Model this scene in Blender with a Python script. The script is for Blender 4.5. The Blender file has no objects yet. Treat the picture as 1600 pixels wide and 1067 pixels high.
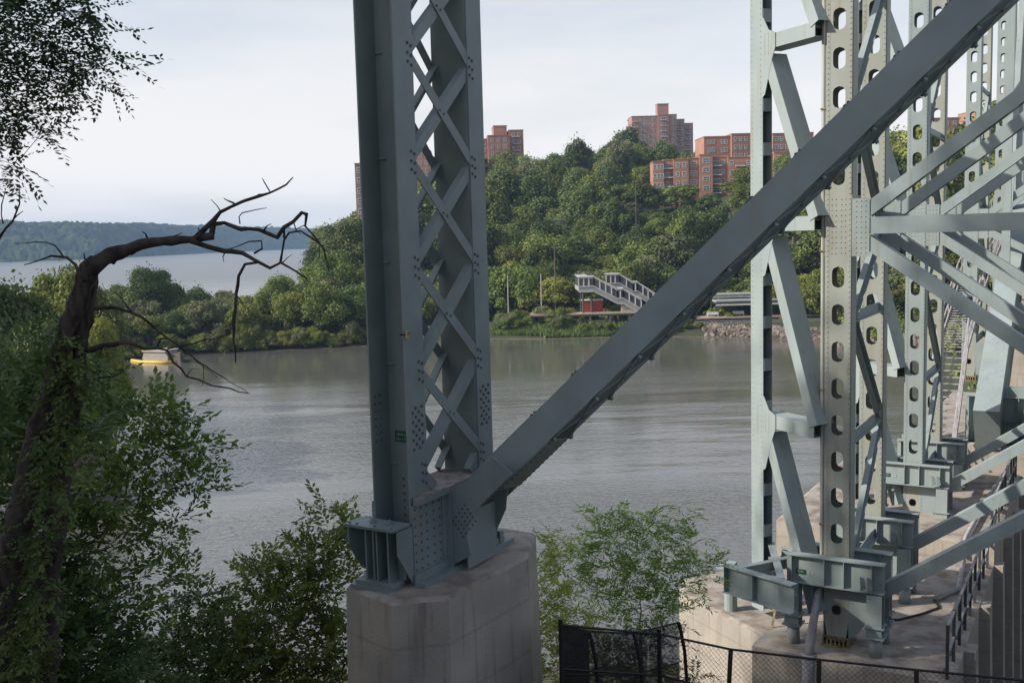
import bpy, math, random
import numpy as np
from mathutils import Vector, Matrix
R = math.radians
scene = bpy.context.scene
C = scene.collection
random.seed(4)
rng = np.random.default_rng(7)

# ------------------------------------------------------------------ camera
FPX, CAMZ = 1600.0, 20.0
PITCH, ROLL = math.atan(164.5/1600), 0.027
_f = Vector((0, math.cos(PITCH), -math.sin(PITCH)))
_r0, _u0 = Vector((1, 0, 0)), Vector((0, math.sin(PITCH), math.cos(PITCH)))
CR = math.cos(ROLL)*_r0 - math.sin(ROLL)*_u0
CU = math.cos(ROLL)*_u0 + math.sin(ROLL)*_r0
cam_d = bpy.data.cameras.new('camera'); cam = bpy.data.objects.new('camera', cam_d); C.objects.link(cam)
cam.matrix_world = Matrix(((CR.x, CU.x, -_f.x, 0), (CR.y, CU.y, -_f.y, 0), (CR.z, CU.z, -_f.z, CAMZ), (0, 0, 0, 1)))
cam_d.sensor_width = 36; cam_d.lens = 36*FPX/1600; cam_d.clip_end = 12000; cam_d.clip_start = .1
scene.camera = cam
# ------------------------------------------------------------------ world, sun
SUN_AZ = Vector((-0.985, -0.17)).normalized(); SUN_EL = R(33)
sun_dir = Vector((SUN_AZ.x*math.cos(SUN_EL), SUN_AZ.y*math.cos(SUN_EL), math.sin(SUN_EL)))
w = bpy.data.worlds.new('World'); scene.world = w; w.use_nodes = True
nt = w.node_tree; nt.nodes.clear()
def N(nt, t, **k):
    n = nt.nodes.new(t)
    for a, b in k.items():
        if a.startswith('i_'): n.inputs[a[2:].replace('_', ' ')].default_value = b
        else: setattr(n, a, b)
    return n
sky = N(nt, 'ShaderNodeTexSky', sky_type='NISHITA', sun_disc=False, sun_elevation=SUN_EL,
        sun_rotation=math.atan2(SUN_AZ.x, SUN_AZ.y), air_density=1.0, dust_density=2.0, ozone_density=1.0)
tc = N(nt, 'ShaderNodeTexCoord')
mp = N(nt, 'ShaderNodeMapping'); mp.inputs['Scale'].default_value = (1.2, 1.2, 5.5)
no = N(nt, 'ShaderNodeTexNoise', i_Scale=1.6, i_Detail=6.0, i_Roughness=.55)
cr = N(nt, 'ShaderNodeValToRGB'); cr.color_ramp.elements[0].position = .30; cr.color_ramp.elements[1].position = .56
cr.color_ramp.elements[0].color = (.58, .58, .58, 1); cr.color_ramp.elements[1].color = (1, 1, 1, 1)
sep = N(nt, 'ShaderNodeSeparateXYZ')
mr = N(nt, 'ShaderNodeMapRange'); mr.inputs['From Min'].default_value = .06; mr.inputs['From Max'].default_value = .42
mr.inputs['To Min'].default_value = 1.0; mr.inputs['To Max'].default_value = .25
mul = N(nt, 'ShaderNodeMath', operation='MULTIPLY'); mx = N(nt, 'ShaderNodeMix', data_type='RGBA')
mx.inputs['B'].default_value = (6.35, 6.2, 6.15, 1)
bg = N(nt, 'ShaderNodeBackground', i_Strength=.115); out = N(nt, 'ShaderNodeOutputWorld')
L = nt.links.new
L(tc.outputs['Generated'], mp.inputs['Vector']); L(mp.outputs[0], no.inputs['Vector']); L(no.outputs[0], cr.inputs[0])
L(tc.outputs['Generated'], sep.inputs[0]); L(sep.outputs['Z'], mr.inputs['Value'])
L(cr.outputs[0], mul.inputs[0]); L(mr.outputs[0], mul.inputs[1]); L(mul.outputs[0], mx.inputs['Factor'])
L(sky.outputs[0], mx.inputs['A']); L(mx.outputs['Result'], bg.inputs['Color']); L(bg.outputs[0], out.inputs[0])
sd = bpy.data.lights.new('sun', 'SUN'); sd.energy = 4.2; sd.angle = R(.7); sd.color = (1, .93, .82)
so = bpy.data.objects.new('sun', sd); C.objects.link(so); so.rotation_euler = sun_dir.to_track_quat('Z', 'Y').to_euler()
so.location = (-30, -15, 60)
scene.view_settings.view_transform = 'Standard'; scene.view_settings.look = 'None'
scene.view_settings.exposure = 0.48; scene.view_settings.gamma = 1; scene.view_settings.use_curve_mapping = False
scene.render.engine = 'CYCLES'
cy = scene.cycles
cy.use_denoising = True; cy.max_bounces = 6; cy.diffuse_bounces = 3; cy.glossy_bounces = 3; cy.transmission_bounces = 3
cy.volume_bounces = 0; cy.transparent_max_bounces = 8; cy.caustics_reflective = False; cy.caustics_refractive = False

def ray(px, py): return _f + CR*((px-800)/FPX) + CU*((533.5-py)/FPX)
def at(px, py, Y):
    d = ray(px, py); return Vector((0, 0, CAMZ)) + d*(Y/d.y)
def atz(px, py, z):
    d = ray(px, py); return Vector((0, 0, CAMZ)) + d*((z-CAMZ)/d.z)

# ------------------------------------------------------------------ materials
def material(name, col, col2=None, rough=.6, scale=3, detail=5, spec=.5, bump=0, bscale=20, stretch=(1, 1, 1), lo=.35, hi=.65,
             rand=0, coord='Object', metallic=0, trans=0, streak=None, streak_amt=.5):
    m = bpy.data.materials.new(name); m.use_nodes = True
    t = m.node_tree; b = t.nodes['Principled BSDF']; L = t.links.new
    b.inputs['Roughness'].default_value = rough; b.inputs['Metallic'].default_value = metallic
    b.inputs['Specular IOR Level'].default_value = spec
    tc = N(t, 'ShaderNodeTexCoord'); mp = N(t, 'ShaderNodeMapping'); mp.inputs['Scale'].default_value = stretch
    L(tc.outputs[coord], mp.inputs['Vector'])
    src = None
    c2 = col2 or tuple(c*.8 for c in col)
    n = N(t, 'ShaderNodeTexNoise', i_Scale=scale, i_Detail=detail); L(mp.outputs[0], n.inputs['Vector'])
    r = N(t, 'ShaderNodeValToRGB'); r.color_ramp.elements[0].position = lo; r.color_ramp.elements[1].position = hi
    r.color_ramp.elements[0].color = (*c2, 1); r.color_ramp.elements[1].color = (*col, 1)
    L(n.outputs[0], r.inputs[0]); src = r.outputs[0]
    if streak:
        mp2 = N(t, 'ShaderNodeMapping'); mp2.inputs['Scale'].default_value = (7, 7, .5); L(tc.outputs[coord], mp2.inputs['Vector'])
        n2 = N(t, 'ShaderNodeTexNoise', i_Scale=1.3, i_Detail=6.0); L(mp2.outputs[0], n2.inputs['Vector'])
        r2 = N(t, 'ShaderNodeMapRange'); r2.inputs['From Min'].default_value = .56; r2.inputs['From Max'].default_value = .74
        r2.inputs['To Max'].default_value = streak_amt
        L(n2.outputs[0], r2.inputs['Value'])
        x = N(t, 'ShaderNodeMix', data_type='RGBA'); x.inputs['B'].default_value = (*streak, 1)
        L(src, x.inputs['A']); L(r2.outputs[0], x.inputs['Factor']); src = x.outputs['Result']
    if streak and name.endswith('paint'):
        n5 = N(t, 'ShaderNodeTexNoise', i_Scale=9.0, i_Detail=8.0, i_Roughness=.75); L(tc.outputs[coord], n5.inputs['Vector'])
        r5 = N(t, 'ShaderNodeMapRange'); r5.inputs['From Min'].default_value = .66; r5.inputs['From Max'].default_value = .70; r5.inputs['To Max'].default_value = .7; L(n5.outputs[0], r5.inputs['Value'])
        x = N(t, 'ShaderNodeMix', data_type='RGBA'); x.inputs['B'].default_value = (.15, .095, .06, 1); L(src, x.inputs['A']); L(r5.outputs[0], x.inputs['Factor']); src = x.outputs['Result']
        n6 = N(t, 'ShaderNodeTexNoise', i_Scale=.45, i_Detail=3.0); L(tc.outputs[coord], n6.inputs['Vector'])
        r6 = N(t, 'ShaderNodeMapRange'); r6.inputs['From Min'].default_value = .42; r6.inputs['From Max'].default_value = .5; r6.inputs['To Max'].default_value = .28; L(n6.outputs[0], r6.inputs['Value'])
        x = N(t, 'ShaderNodeMix', data_type='RGBA'); x.inputs['B'].default_value = (col[0]*1.18, col[1]*1.1, col[2]*1.0, 1); L(src, x.inputs['A']); L(r6.outputs[0], x.inputs['Factor']); src = x.outputs['Result']
    if 'concrete' in name:   # form-board joints and hairline cracks
        wv = N(t, 'ShaderNodeTexWave', wave_type='BANDS', bands_direction='Z', i_Scale=.42, i_Distortion=.4); L(tc.outputs[coord], wv.inputs['Vector'])
        r7 = N(t, 'ShaderNodeMapRange'); r7.inputs['From Min'].default_value = .985; r7.inputs['From Max'].default_value = 1; r7.inputs['To Max'].default_value = .25; L(wv.outputs['Fac'], r7.inputs['Value'])
        vo = N(t, 'ShaderNodeTexVoronoi', feature='DISTANCE_TO_EDGE', i_Scale=.55); n8 = N(t, 'ShaderNodeTexNoise', i_Scale=3.0, i_Detail=5.0); L(tc.outputs[coord], n8.inputs['Vector'])
        vm = N(t, 'ShaderNodeVectorMath', operation='ADD'); sc8 = N(t, 'ShaderNodeVectorMath', operation='SCALE'); sc8.inputs['Scale'].default_value = .5; L(n8.outputs['Color'], sc8.inputs[0]); L(tc.outputs[coord], vm.inputs[0]); L(sc8.outputs[0], vm.inputs[1]); L(vm.outputs[0], vo.inputs['Vector'])
        r8 = N(t, 'ShaderNodeMapRange'); r8.inputs['From Min'].default_value = .010; r8.inputs['From Max'].default_value = 0; r8.inputs['To Max'].default_value = .13; L(vo.outputs['Distance'], r8.inputs['Value'])
        for rr_, cc in ((r7, (.15, .13, .12)), (r8, (.09, .075, .065))):
            x = N(t, 'ShaderNodeMix', data_type='RGBA'); x.inputs['B'].default_value = (*cc, 1); L(src, x.inputs['A']); L(rr_.outputs[0], x.inputs['Factor']); src = x.outputs['Result']
    if rand:
        oi = N(t, 'ShaderNodeObjectInfo'); hs = N(t, 'ShaderNodeHueSaturation')
        a = N(t, 'ShaderNodeMapRange'); a.inputs['To Min'].default_value = 1-rand; a.inputs['To Max'].default_value = 1+rand
        h = N(t, 'ShaderNodeMapRange'); h.inputs['To Min'].default_value = .478; h.inputs['To Max'].default_value = .512
        wn = N(t, 'ShaderNodeTexWhiteNoise', noise_dimensions='1D'); L(oi.outputs['Random'], wn.inputs['W'])
        L(oi.outputs['Random'], a.inputs['Value']); L(wn.outputs['Value'], h.inputs['Value'])
        L(src, hs.inputs['Color']); L(a.outputs[0], hs.inputs['Value']); L(h.outputs[0], hs.inputs['Hue']); src = hs.outputs[0]
    L(src, b.inputs['Base Color'])
    if bump:
        n3 = N(t, 'ShaderNodeTexNoise', i_Scale=bscale, i_Detail=4.0); L(tc.outputs[coord], n3.inputs['Vector'])
        bp = N(t, 'ShaderNodeBump', i_Strength=bump, i_Distance=.02); L(n3.outputs[0], bp.inputs['Height']); L(bp.outputs[0], b.inputs['Normal'])
    if trans:
        tr = N(t, 'ShaderNodeBsdfTranslucent'); ms = N(t, 'ShaderNodeMixShader'); ms.inputs[0].default_value = trans
        L(src, tr.inputs[0]); L(b.outputs[0], ms.inputs[1]); L(tr.outputs[0], ms.inputs[2])
        L(ms.outputs[0], t.nodes['Material Output'].inputs[0])
    return m
M = {}
M['paint'] = material('shade_darkened_green_paint', (.190, .238, .250), (.153, .19, .196), .5, 1.6, 8, .4, .12, 60, streak=(.2, .17, .10), streak_amt=.35)  # bents' paint, its colour darkened to carry the shade on column and brace
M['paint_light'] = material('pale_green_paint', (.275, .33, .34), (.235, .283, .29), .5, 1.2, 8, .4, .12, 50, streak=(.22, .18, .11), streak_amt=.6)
M['paint_stain'] = material('stained_pale_paint', (.315, .345, .325), (.265, .275, .24), .55, 1.5, 8, .35, .12, 50, stretch=(2, 2, .5), streak=(.27, .20, .10), streak_amt=.65)
M['grimy'] = material('grimy_rivet_heads', (.085, .10, .105), (.06, .065, .065), .6, 5)
M['dusty'] = material('dusty_shelf', (.30, .28, .26), (.16, .14, .13), .85, 9, 6)
M['rust'] = material('rusty_green_steel', (.28, .27, .13), (.16, .09, .05), .8, 9)
M['concrete'] = material('pier_concrete', (.40, .36, .315), (.32, .288, .255), .85, 1.3, 9, .25, .35, 30, streak=(.16, .135, .12), streak_amt=.6)
M['concrete_top'] = material('stained_concrete_top', (.345, .31, .275), (.20, .165, .14), .85, 2.2, 9, .25, .35, 30, lo=.36, hi=.56)
M['dark_metal'] = material('black_iron', (.015, .014, .015), None, .6, 8)
M['wire'] = material('black_wire', (.01, .01, .011), None, .7, 8)
M['galv'] = material('galvanised_pipe', (.36, .35, .37), (.26, .25, .27), .55, 5, streak=(.2, .16, .12))
M['sign'] = material('green_plate', (.01, .085, .04), None, .5, 4)
M['sign_text'] = material('faded_white_letters', (.35, .42, .37), None, .6, 4)
M['brass'] = material('brass_hook', (.5, .36, .16), (.3, .2, .1), .5, 20)
M['yellow'] = material('yellow_boom', (.62, .43, .08), None, .6, 4)
M['bark'] = material('bark', (.075, .062, .056), (.022, .018, .016), .9, 6, 8, .2, 1.0, 26, stretch=(2.5, 2.5, .6))
M['deadwood'] = material('dead_wood', (.07, .058, .055), (.024, .02, .019), .9, 7, 8, .2, .8, 40)
M['far_bark'] = material('far_bark', (.13, .11, .09), None, .9, 2)
M['soil'] = material('leafy_soil', (.06, .055, .03), (.03, .035, .015), .95, .8, 9)
M['hill'] = material('wooded_ground', (.045, .055, .022), (.025, .032, .014), .95, .1, 9)
M['mud'] = material('shore_mud', (.16, .12, .09), (.09, .07, .05), .9, .6, 9)
M['rock'] = material('riprap_stone', (.26, .215, .185), (.12, .10, .085), .85, .35, 8, rand=.3)
M['grass'] = material('marsh_grass', (.15, .21, .05), (.08, .12, .03), .8, .2, 4)
M['brick'] = material('red_brick', (.37, .195, .14), (.30, .155, .115), .9, .25, 9)
M['brick2'] = material('rose_brick', (.36, .21, .17), (.29, .165, .135), .9, .25, 9)
M['tan'] = material('tan_brick', (.28, .20, .16), (.23, .16, .13), .9, .25, 9)
M['cream'] = material('cream_render', (.45, .41, .37), None, .9, .3)
M['white'] = material('white_paint', (.62, .61, .60), (.5, .49, .48), .6, 2)
M['glass'] = material('window_glass', (.10, .115, .13), (.05, .055, .06), .15, .6, 2, .8)
M['redwall'] = material('red_panel', (.36, .06, .035), None, .7, 2)
M['platform'] = material('platform_concrete', (.45, .33, .25), (.36, .26, .2), .9, 1)
M['canopy'] = material('canopy_metal', (.33, .35, .34), None, .6, 1)
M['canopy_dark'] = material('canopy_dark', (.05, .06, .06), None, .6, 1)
def leafmat(name, a, b, trans=.3, scale=1.5, rand=.25, spec=.3, rough=.55):
    return material(name, a, b, rough, scale, 4, spec, trans=trans, rand=rand, lo=.38, hi=.62)
M['leaf_far0'] = leafmat('foliage_mid', (.17, .205, .052), (.09, .125, .036), .2, 2.2, .32, spec=.12)
M['leaf_far1'] = leafmat('foliage_dark', (.115, .155, .045), (.062, .095, .03), .15, 2.2, .32, spec=.12)
M['leaf_far2'] = leafmat('foliage_yellow', (.24, .27, .065), (.15, .19, .045), .25, 2.2, .32, spec=.12)
M['leaf_far3'] = leafmat('foliage_grey', (.19, .21, .10), (.115, .14, .066), .2, 2.2, .32, spec=.12)
M['leaf_near'] = leafmat('leaf_green', (.20, .28, .06), (.11, .17, .04), .32, 2.5, .1)
M['leaf_dark'] = leafmat('leaf_dark', (.11, .165, .045), (.06, .10, .028), .3, 2.5, .1)
M['leaf_sumac'] = leafmat('leaf_sumac', (.36, .46, .09), (.22, .32, .065), .4, 2.2, .1)
M['leaf_locust'] = leafmat('leaf_locust', (.055, .095, .045), (.035, .06, .03), .25, 3, .1)

# ------------------------------------------------------------------ helpers
def meta(o, label=None, cat=None, group=None, kind=None):
    if label: o['label'] = label
    if cat: o['category'] = cat
    if group: o['group'] = group
    if kind: o['kind'] = kind
    return o
def empty(name, loc, rz=0, label=None, cat=None, group=None):
    o = bpy.data.objects.new(name, None); C.objects.link(o); o.location = loc; o.rotation_euler = (0, 0, rz); o.empty_display_size = .2
    return meta(o, label, cat, group)
def link(name, me, parent=None, kind=None):
    o = bpy.data.objects.new(name, me); C.objects.link(o)
    if parent: o.parent = parent
    if kind: o['kind'] = kind
    return o
def np_mesh(name, V, F, m, smooth=False):
    V = np.asarray(V, dtype=np.float32); F = np.asarray(F, dtype=np.int32)
    me = bpy.data.meshes.new(name); k = F.shape[1]
    me.vertices.add(len(V)); me.vertices.foreach_set('co', V.ravel())
    me.loops.add(F.size); me.loops.foreach_set('vertex_index', F.ravel())
    me.polygons.add(len(F)); me.polygons.foreach_set('loop_start', np.arange(0, F.size, k, dtype=np.int32))
    me.polygons.foreach_set('loop_total', np.full(len(F), k, dtype=np.int32))
    if smooth: me.polygons.foreach_set('use_smooth', np.ones(len(F), dtype=bool))
    me.update(calc_edges=True); me.materials.append(m)
    return me
V3 = Vector
class MB:
    def __init__(s, T=None): s.v = []; s.f = []; s.T = T
    def add(s, vs, fs):
        n = len(s.v)
        if s.T is not None: vs = [s.T @ V3(p) for p in vs]
        s.v += [tuple(p) for p in vs]; s.f += [tuple(i+n for i in f) for f in fs]
    def box(s, x0, x1, y0, y1, z0, z1):
        s.add([(x0, y0, z0), (x1, y0, z0), (x1, y1, z0), (x0, y1, z0), (x0, y0, z1), (x1, y0, z1), (x1, y1, z1), (x0, y1, z1)],
              [(3, 2, 1, 0), (4, 5, 6, 7), (0, 1, 5, 4), (1, 2, 6, 5), (2, 3, 7, 6), (3, 0, 4, 7)])
    def bar(s, p, q, wd, th, side):
        """box from p to q; wd measured across in the direction nearest 'side', th the other way"""
        p, q = V3(p), V3(q); d = (q-p).normalized(); side = V3(side); a = (side - d*side.dot(d)).normalized(); b = d.cross(a)
        a = a*(wd/2); b = b*(th/2)
        c = [p-a-b, p+a-b, p+a+b, p-a+b, q-a-b, q+a-b, q+a+b, q-a+b]
        s.add(c, [(3, 2, 1, 0), (4, 5, 6, 7), (0, 1, 5, 4), (1, 2, 6, 5), (2, 3, 7, 6), (3, 0, 4, 7)])
    def prism(s, poly, o, ax, ay, t):
        o, ax, ay = V3(o), V3(ax), V3(ay); nrm = ax.cross(ay).normalized()*t; n = len(poly)
        a = [o+ax*x+ay*y for x, y in poly]; b = [p+nrm for p in a]
        s.add(a+b, [tuple(range(n))[::-1], tuple(range(n, 2*n))] + [(i, (i+1) % n, n+(i+1) % n, n+i) for i in range(n)])
    def tube(s, pts, rad, n=8, cap=True):
        pts = [V3(p) for p in pts]; rings = []; prev = None
        for i, p in enumerate(pts):
            d = (pts[min(i+1, len(pts)-1)] - pts[max(i-1, 0)]).normalized()
            if prev is None: a = d.orthogonal().normalized()
            else: a = (prev - d*prev.dot(d)); a = a.normalized() if a.length > 1e-6 else d.orthogonal().normalized()
            prev = a; b = d.cross(a); r = rad[i] if hasattr(rad, '__len__') else rad
            rings.append([p+(a*math.cos(2*math.pi*k/n)+b*math.sin(2*math.pi*k/n))*r for k in range(n)])
        vs = [v for r_ in rings for v in r_]
        fs = [(i*n+k, i*n+(k+1) % n, (i+1)*n+(k+1) % n, (i+1)*n+k) for i in range(len(pts)-1) for k in range(n)]
        if cap: fs += [tuple(range(n))[::-1], tuple(range((len(pts)-1)*n, len(pts)*n))]
        s.add(vs, fs)
    def rivet(s, p, nrm, r=.02):
        p, nrm = V3(p), V3(nrm).normalized(); a = nrm.orthogonal().normalized(); b = nrm.cross(a)
        k6 = [(math.cos(k*math.pi/3), math.sin(k*math.pi/3)) for k in range(6)]
        vs = [p+(a*c+b*d)*r for c, d in k6] + [p+nrm*r*.75+(a*c+b*d)*r*.55 for c, d in k6]
        s.add(vs, [(k, (k+1) % 6, 6+(k+1) % 6, 6+k) for k in range(6)] + [(6, 7, 8, 9, 10, 11)])
    def rivets(s, p, q, pitch, nrm, r=.02):
        p, q = V3(p), V3(q); n = max(1, int((q-p).length/pitch))
        for i in range(n+1): s.rivet(p.lerp(q, i/n), nrm, r)
    def perf(s, o, ax, ay, W, h0, h1, hw, hh, pitch, t, start):
        """plate W wide from height h0 to h1 with rounded-slot holes hw x hh every pitch"""
        o, ax, ay = V3(o), V3(ax), V3(ay); nz = ax.cross(ay).normalized()*t
        cs = []; c = start
        while c - pitch/2 < h0: c += pitch
        while c + pitch/2 <= h1: cs.append(c); c += pitch
        if not cs: s.prism([(0, h0), (W, h0), (W, h1), (0, h1)], o, ax, ay, t); return
        lo, hi = cs[0]-pitch/2, cs[-1]+pitch/2
        if lo > h0+.01: s.prism([(0, h0), (W, h0), (W, lo), (0, lo)], o, ax, ay, t)
        if hi < h1-.01: s.prism([(0, hi), (W, hi), (W, h1), (0, h1)], o, ax, ay, t)
        ca = math.atan2(pitch, W)
        angs = sorted([k*math.pi/8+.01 for k in range(16)] + [ca, math.pi-ca, math.pi+ca, 2*math.pi-ca]); n = len(angs)
        r = hw/2; st = hh/2-r; ins = []; outs = []
        for th in angs:
            c_, s_ = math.cos(th), math.sin(th)
            k = min((W/2)/max(abs(c_), 1e-9), (pitch/2)/max(abs(s_), 1e-9)); outs.append((c_*k, s_*k))
            lam = r/max(abs(c_), 1e-9)
            if abs(s_*lam) > st:
                B = abs(s_)*st; lam = B+math.sqrt(max(B*B-(st*st-r*r), 0))
            ins.append((c_*lam, s_*lam))
        for c in cs:
            m = o+ax*(W/2)+ay*c
            I = [m+ax*x+ay*y for x, y in ins]; O = [m+ax*x+ay*y for x, y in outs]
            vs = I+O+[p+nz for p in I]+[p+nz for p in O]; fs = []
            for k in range(n):
                j = (k+1) % n
                fs += [(k, j, n+j, n+k), (2*n+j, 2*n+k, 3*n+k, 3*n+j), (j, k, 2*n+k, 2*n+j)]
            s.add(vs, fs)
    def build(s, name, m, parent=None, kind=None, smooth=False):
        me = bpy.data.meshes.new(name); me.from_pydata(s.v, [], s.f); me.materials.append(m)
        if smooth: me.polygons.foreach_set('use_smooth', [True]*len(me.polygons))
        me.update(); return link(name, me, parent, kind)
def mb(fn, T=None):
    b = MB(T); fn(b); return b
X_, Y_, Z_ = V3((1, 0, 0)), V3((0, 1, 0)), V3((0, 0, 1))
ANG = -R(30.4)          # bridge frame: local y runs along the bridge, away to the right; local x across it, towards us
def W2L(p, o, a=ANG):   # world point into a frame standing at o turned by a
    d = V3(p)-V3(o); c, s = math.cos(-a), math.sin(-a); return V3((d.x*c-d.y*s, d.x*s+d.y*c, d.z))

# ------------------------------------------------------------------ ground, water, hills
def interp(x, xs, ys): return float(np.interp(x, xs, ys))
shore_px = [(-400, 600), (170, 566), (300, 553), (400, 549), (570, 541), (765, 529), (850, 530), (1000, 526), (1100, 526), (1280, 532), (1500, 548), (1700, 575), (2300, 640)]
shore = [atz(px, py, 0) for px, py in shore_px]
SX = [p.x for p in shore]; SY = [p.y for p in shore]
def shoreY(x): return np.interp(x, SX, SY)
AZX = [-.5, -.24, -.20, -.175, -.15, -.03, .03, .1, .2, .35, .5, .8]
AZH = [1.5, 1.5, 3, 9, 15, 39, 37, 41, 35, 37, 38, 34]
def hillz(x, y):
    d = y - shoreY(x); az = x/np.maximum(y, 1)
    H = np.interp(az, AZX, AZH)
    t = np.clip((d-22)/210, 0, 1); t = t*t*(3-2*t)
    z = np.where(d < 0, np.maximum(-2.5, d*.25), np.minimum(d*.3, 1.6)) + H*t
    # the spit of land on the left ends at the wide river
    back = np.interp(az, [-.6, -.24, -.2, -.175], [45, 55, 90, 400])
    z = np.where(d > back, np.maximum(z - (d-back)*.25, -3), z)
    return z
xs = np.linspace(-220, 420, 150); ys = np.linspace(120, 760, 150)
GX, GY = np.meshgrid(xs, ys); GZ = hillz(GX, GY)
idx = np.arange(150*150).reshape(150, 150)
F = np.stack([idx[:-1, :-1].ravel(), idx[:-1, 1:].ravel(), idx[1:, 1:].ravel(), idx[1:, :-1].ravel()], 1)
meta(link('hillside', np_mesh('hillside', np.stack([GX.ravel(), GY.ravel(), GZ.ravel()], 1), F, M['hill'], True)), kind='structure')
def nearz(x, y):
    b = np.interp(y, [-60, 2, 8, 14, 22, 32, 47, 60], [21, 18.3, 14.5, 12.2, 8.4, 5, -.4, -3])
    return b + .25*np.sin(x*.9)*np.cos(y*.7)*np.clip((40-y)/20, 0, 1)*np.clip((y+2)/8, 0, 1)
xs = np.linspace(-70, 90, 120); ys = np.linspace(-40, 62, 90)
GX, GY = np.meshgrid(xs, ys); GZ = nearz(GX, GY); idx = np.arange(120*90).reshape(90, 120)
F = np.stack([idx[:-1, :-1].ravel(), idx[:-1, 1:].ravel(), idx[1:, 1:].ravel(), idx[1:, :-1].ravel()], 1)
meta(link('ground', np_mesh('ground', np.stack([GX.ravel(), GY.ravel(), GZ.ravel()], 1), F, M['soil'], True)), kind='structure')

def water_material():
    m = bpy.data.materials.new('river_water'); m.use_nodes = True; t = m.node_tree; L = t.links.new; b = t.nodes['Principled BSDF']
    b.inputs['Base Color'].default_value = (.098, .10, .092, 1); b.inputs['Roughness'].default_value = .07; b.inputs['IOR'].default_value = 1.75
    tc = N(t, 'ShaderNodeTexCoord'); mp = N(t, 'ShaderNodeMapping'); mp.inputs['Scale'].default_value = (1.5, 2.2, 1); mp.inputs['Rotation'].default_value = (0, 0, R(14))
    L(tc.outputs['Object'], mp.inputs['Vector'])
    n1 = N(t, 'ShaderNodeTexNoise', i_Scale=1.0, i_Detail=3.5, i_Roughness=.55, i_Distortion=.3); L(mp.outputs[0], n1.inputs['Vector'])
    mp2 = N(t, 'ShaderNodeMapping'); mp2.inputs['Scale'].default_value = (.05, .16, 1); mp2.inputs['Rotation'].default_value = (0, 0, R(-12)); L(tc.outputs['Object'], mp2.inputs['Vector'])
    n2 = N(t, 'ShaderNodeTexNoise', i_Scale=1.0, i_Detail=2.0); L(mp2.outputs[0], n2.inputs['Vector'])
    mp3 = N(t, 'ShaderNodeMapping'); mp3.inputs['Scale'].default_value = (.009, .030, 1); mp3.inputs['Rotation'].default_value = (0, 0, R(10)); L(tc.outputs['Object'], mp3.inputs['Vector'])
    n3 = N(t, 'ShaderNodeTexNoise', i_Scale=1.0, i_Detail=2.0, i_Distortion=1.0); L(mp3.outputs[0], n3.inputs['Vector'])
    r3 = N(t, 'ShaderNodeMapRange'); r3.inputs['From Min'].default_value = .38; r3.inputs['From Max'].default_value = .62
    r3.inputs['To Min'].default_value = .25; r3.inputs['To Max'].default_value = 1.0; L(n3.outputs[0], r3.inputs['Value'])
    sx = N(t, 'ShaderNodeSeparateXYZ'); L(tc.outputs['Object'], sx.inputs[0])
    ry = N(t, 'ShaderNodeMapRange'); ry.inputs['From Min'].default_value = 95; ry.inputs['From Max'].default_value = 150; ry.inputs['To Min'].default_value = 1; ry.inputs['To Max'].default_value = .30; L(sx.outputs['Y'], ry.inputs['Value'])
    mm = N(t, 'ShaderNodeMath', operation='MULTIPLY'); L(r3.outputs[0], mm.inputs[0]); L(ry.outputs[0], mm.inputs[1])
    m2 = N(t, 'ShaderNodeMath', operation='MULTIPLY'); m2.inputs[1].default_value = .35; L(ry.outputs[0], m2.inputs[0])
    rg = N(t, 'ShaderNodeMapRange'); rg.inputs['From Min'].default_value = 200; rg.inputs['From Max'].default_value = 600; rg.inputs['To Min'].default_value = .07; rg.inputs['To Max'].default_value = .34; L(sx.outputs['Y'], rg.inputs['Value']); L(rg.outputs[0], b.inputs['Roughness'])
    b1 = N(t, 'ShaderNodeBump', i_Distance=.085); L(n1.outputs[0], b1.inputs['Height']); L(mm.outputs[0], b1.inputs['Strength'])
    b2 = N(t, 'ShaderNodeBump', i_Distance=.5); L(m2.outputs[0], b2.inputs['Strength']); L(n2.outputs[0], b2.inputs['Height']); L(b1.outputs[0], b2.inputs['Normal'])
    L(b2.outputs[0], b.inputs['Normal']); return m
M['water'] = water_material()
meta(link('river', np_mesh('river', [(-3500, -60, 0), (3500, -60, 0), (3500, 3900, 0), (-3500, 3900, 0)], [(0, 1, 2, 3)], M['water'])), kind='structure')

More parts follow.
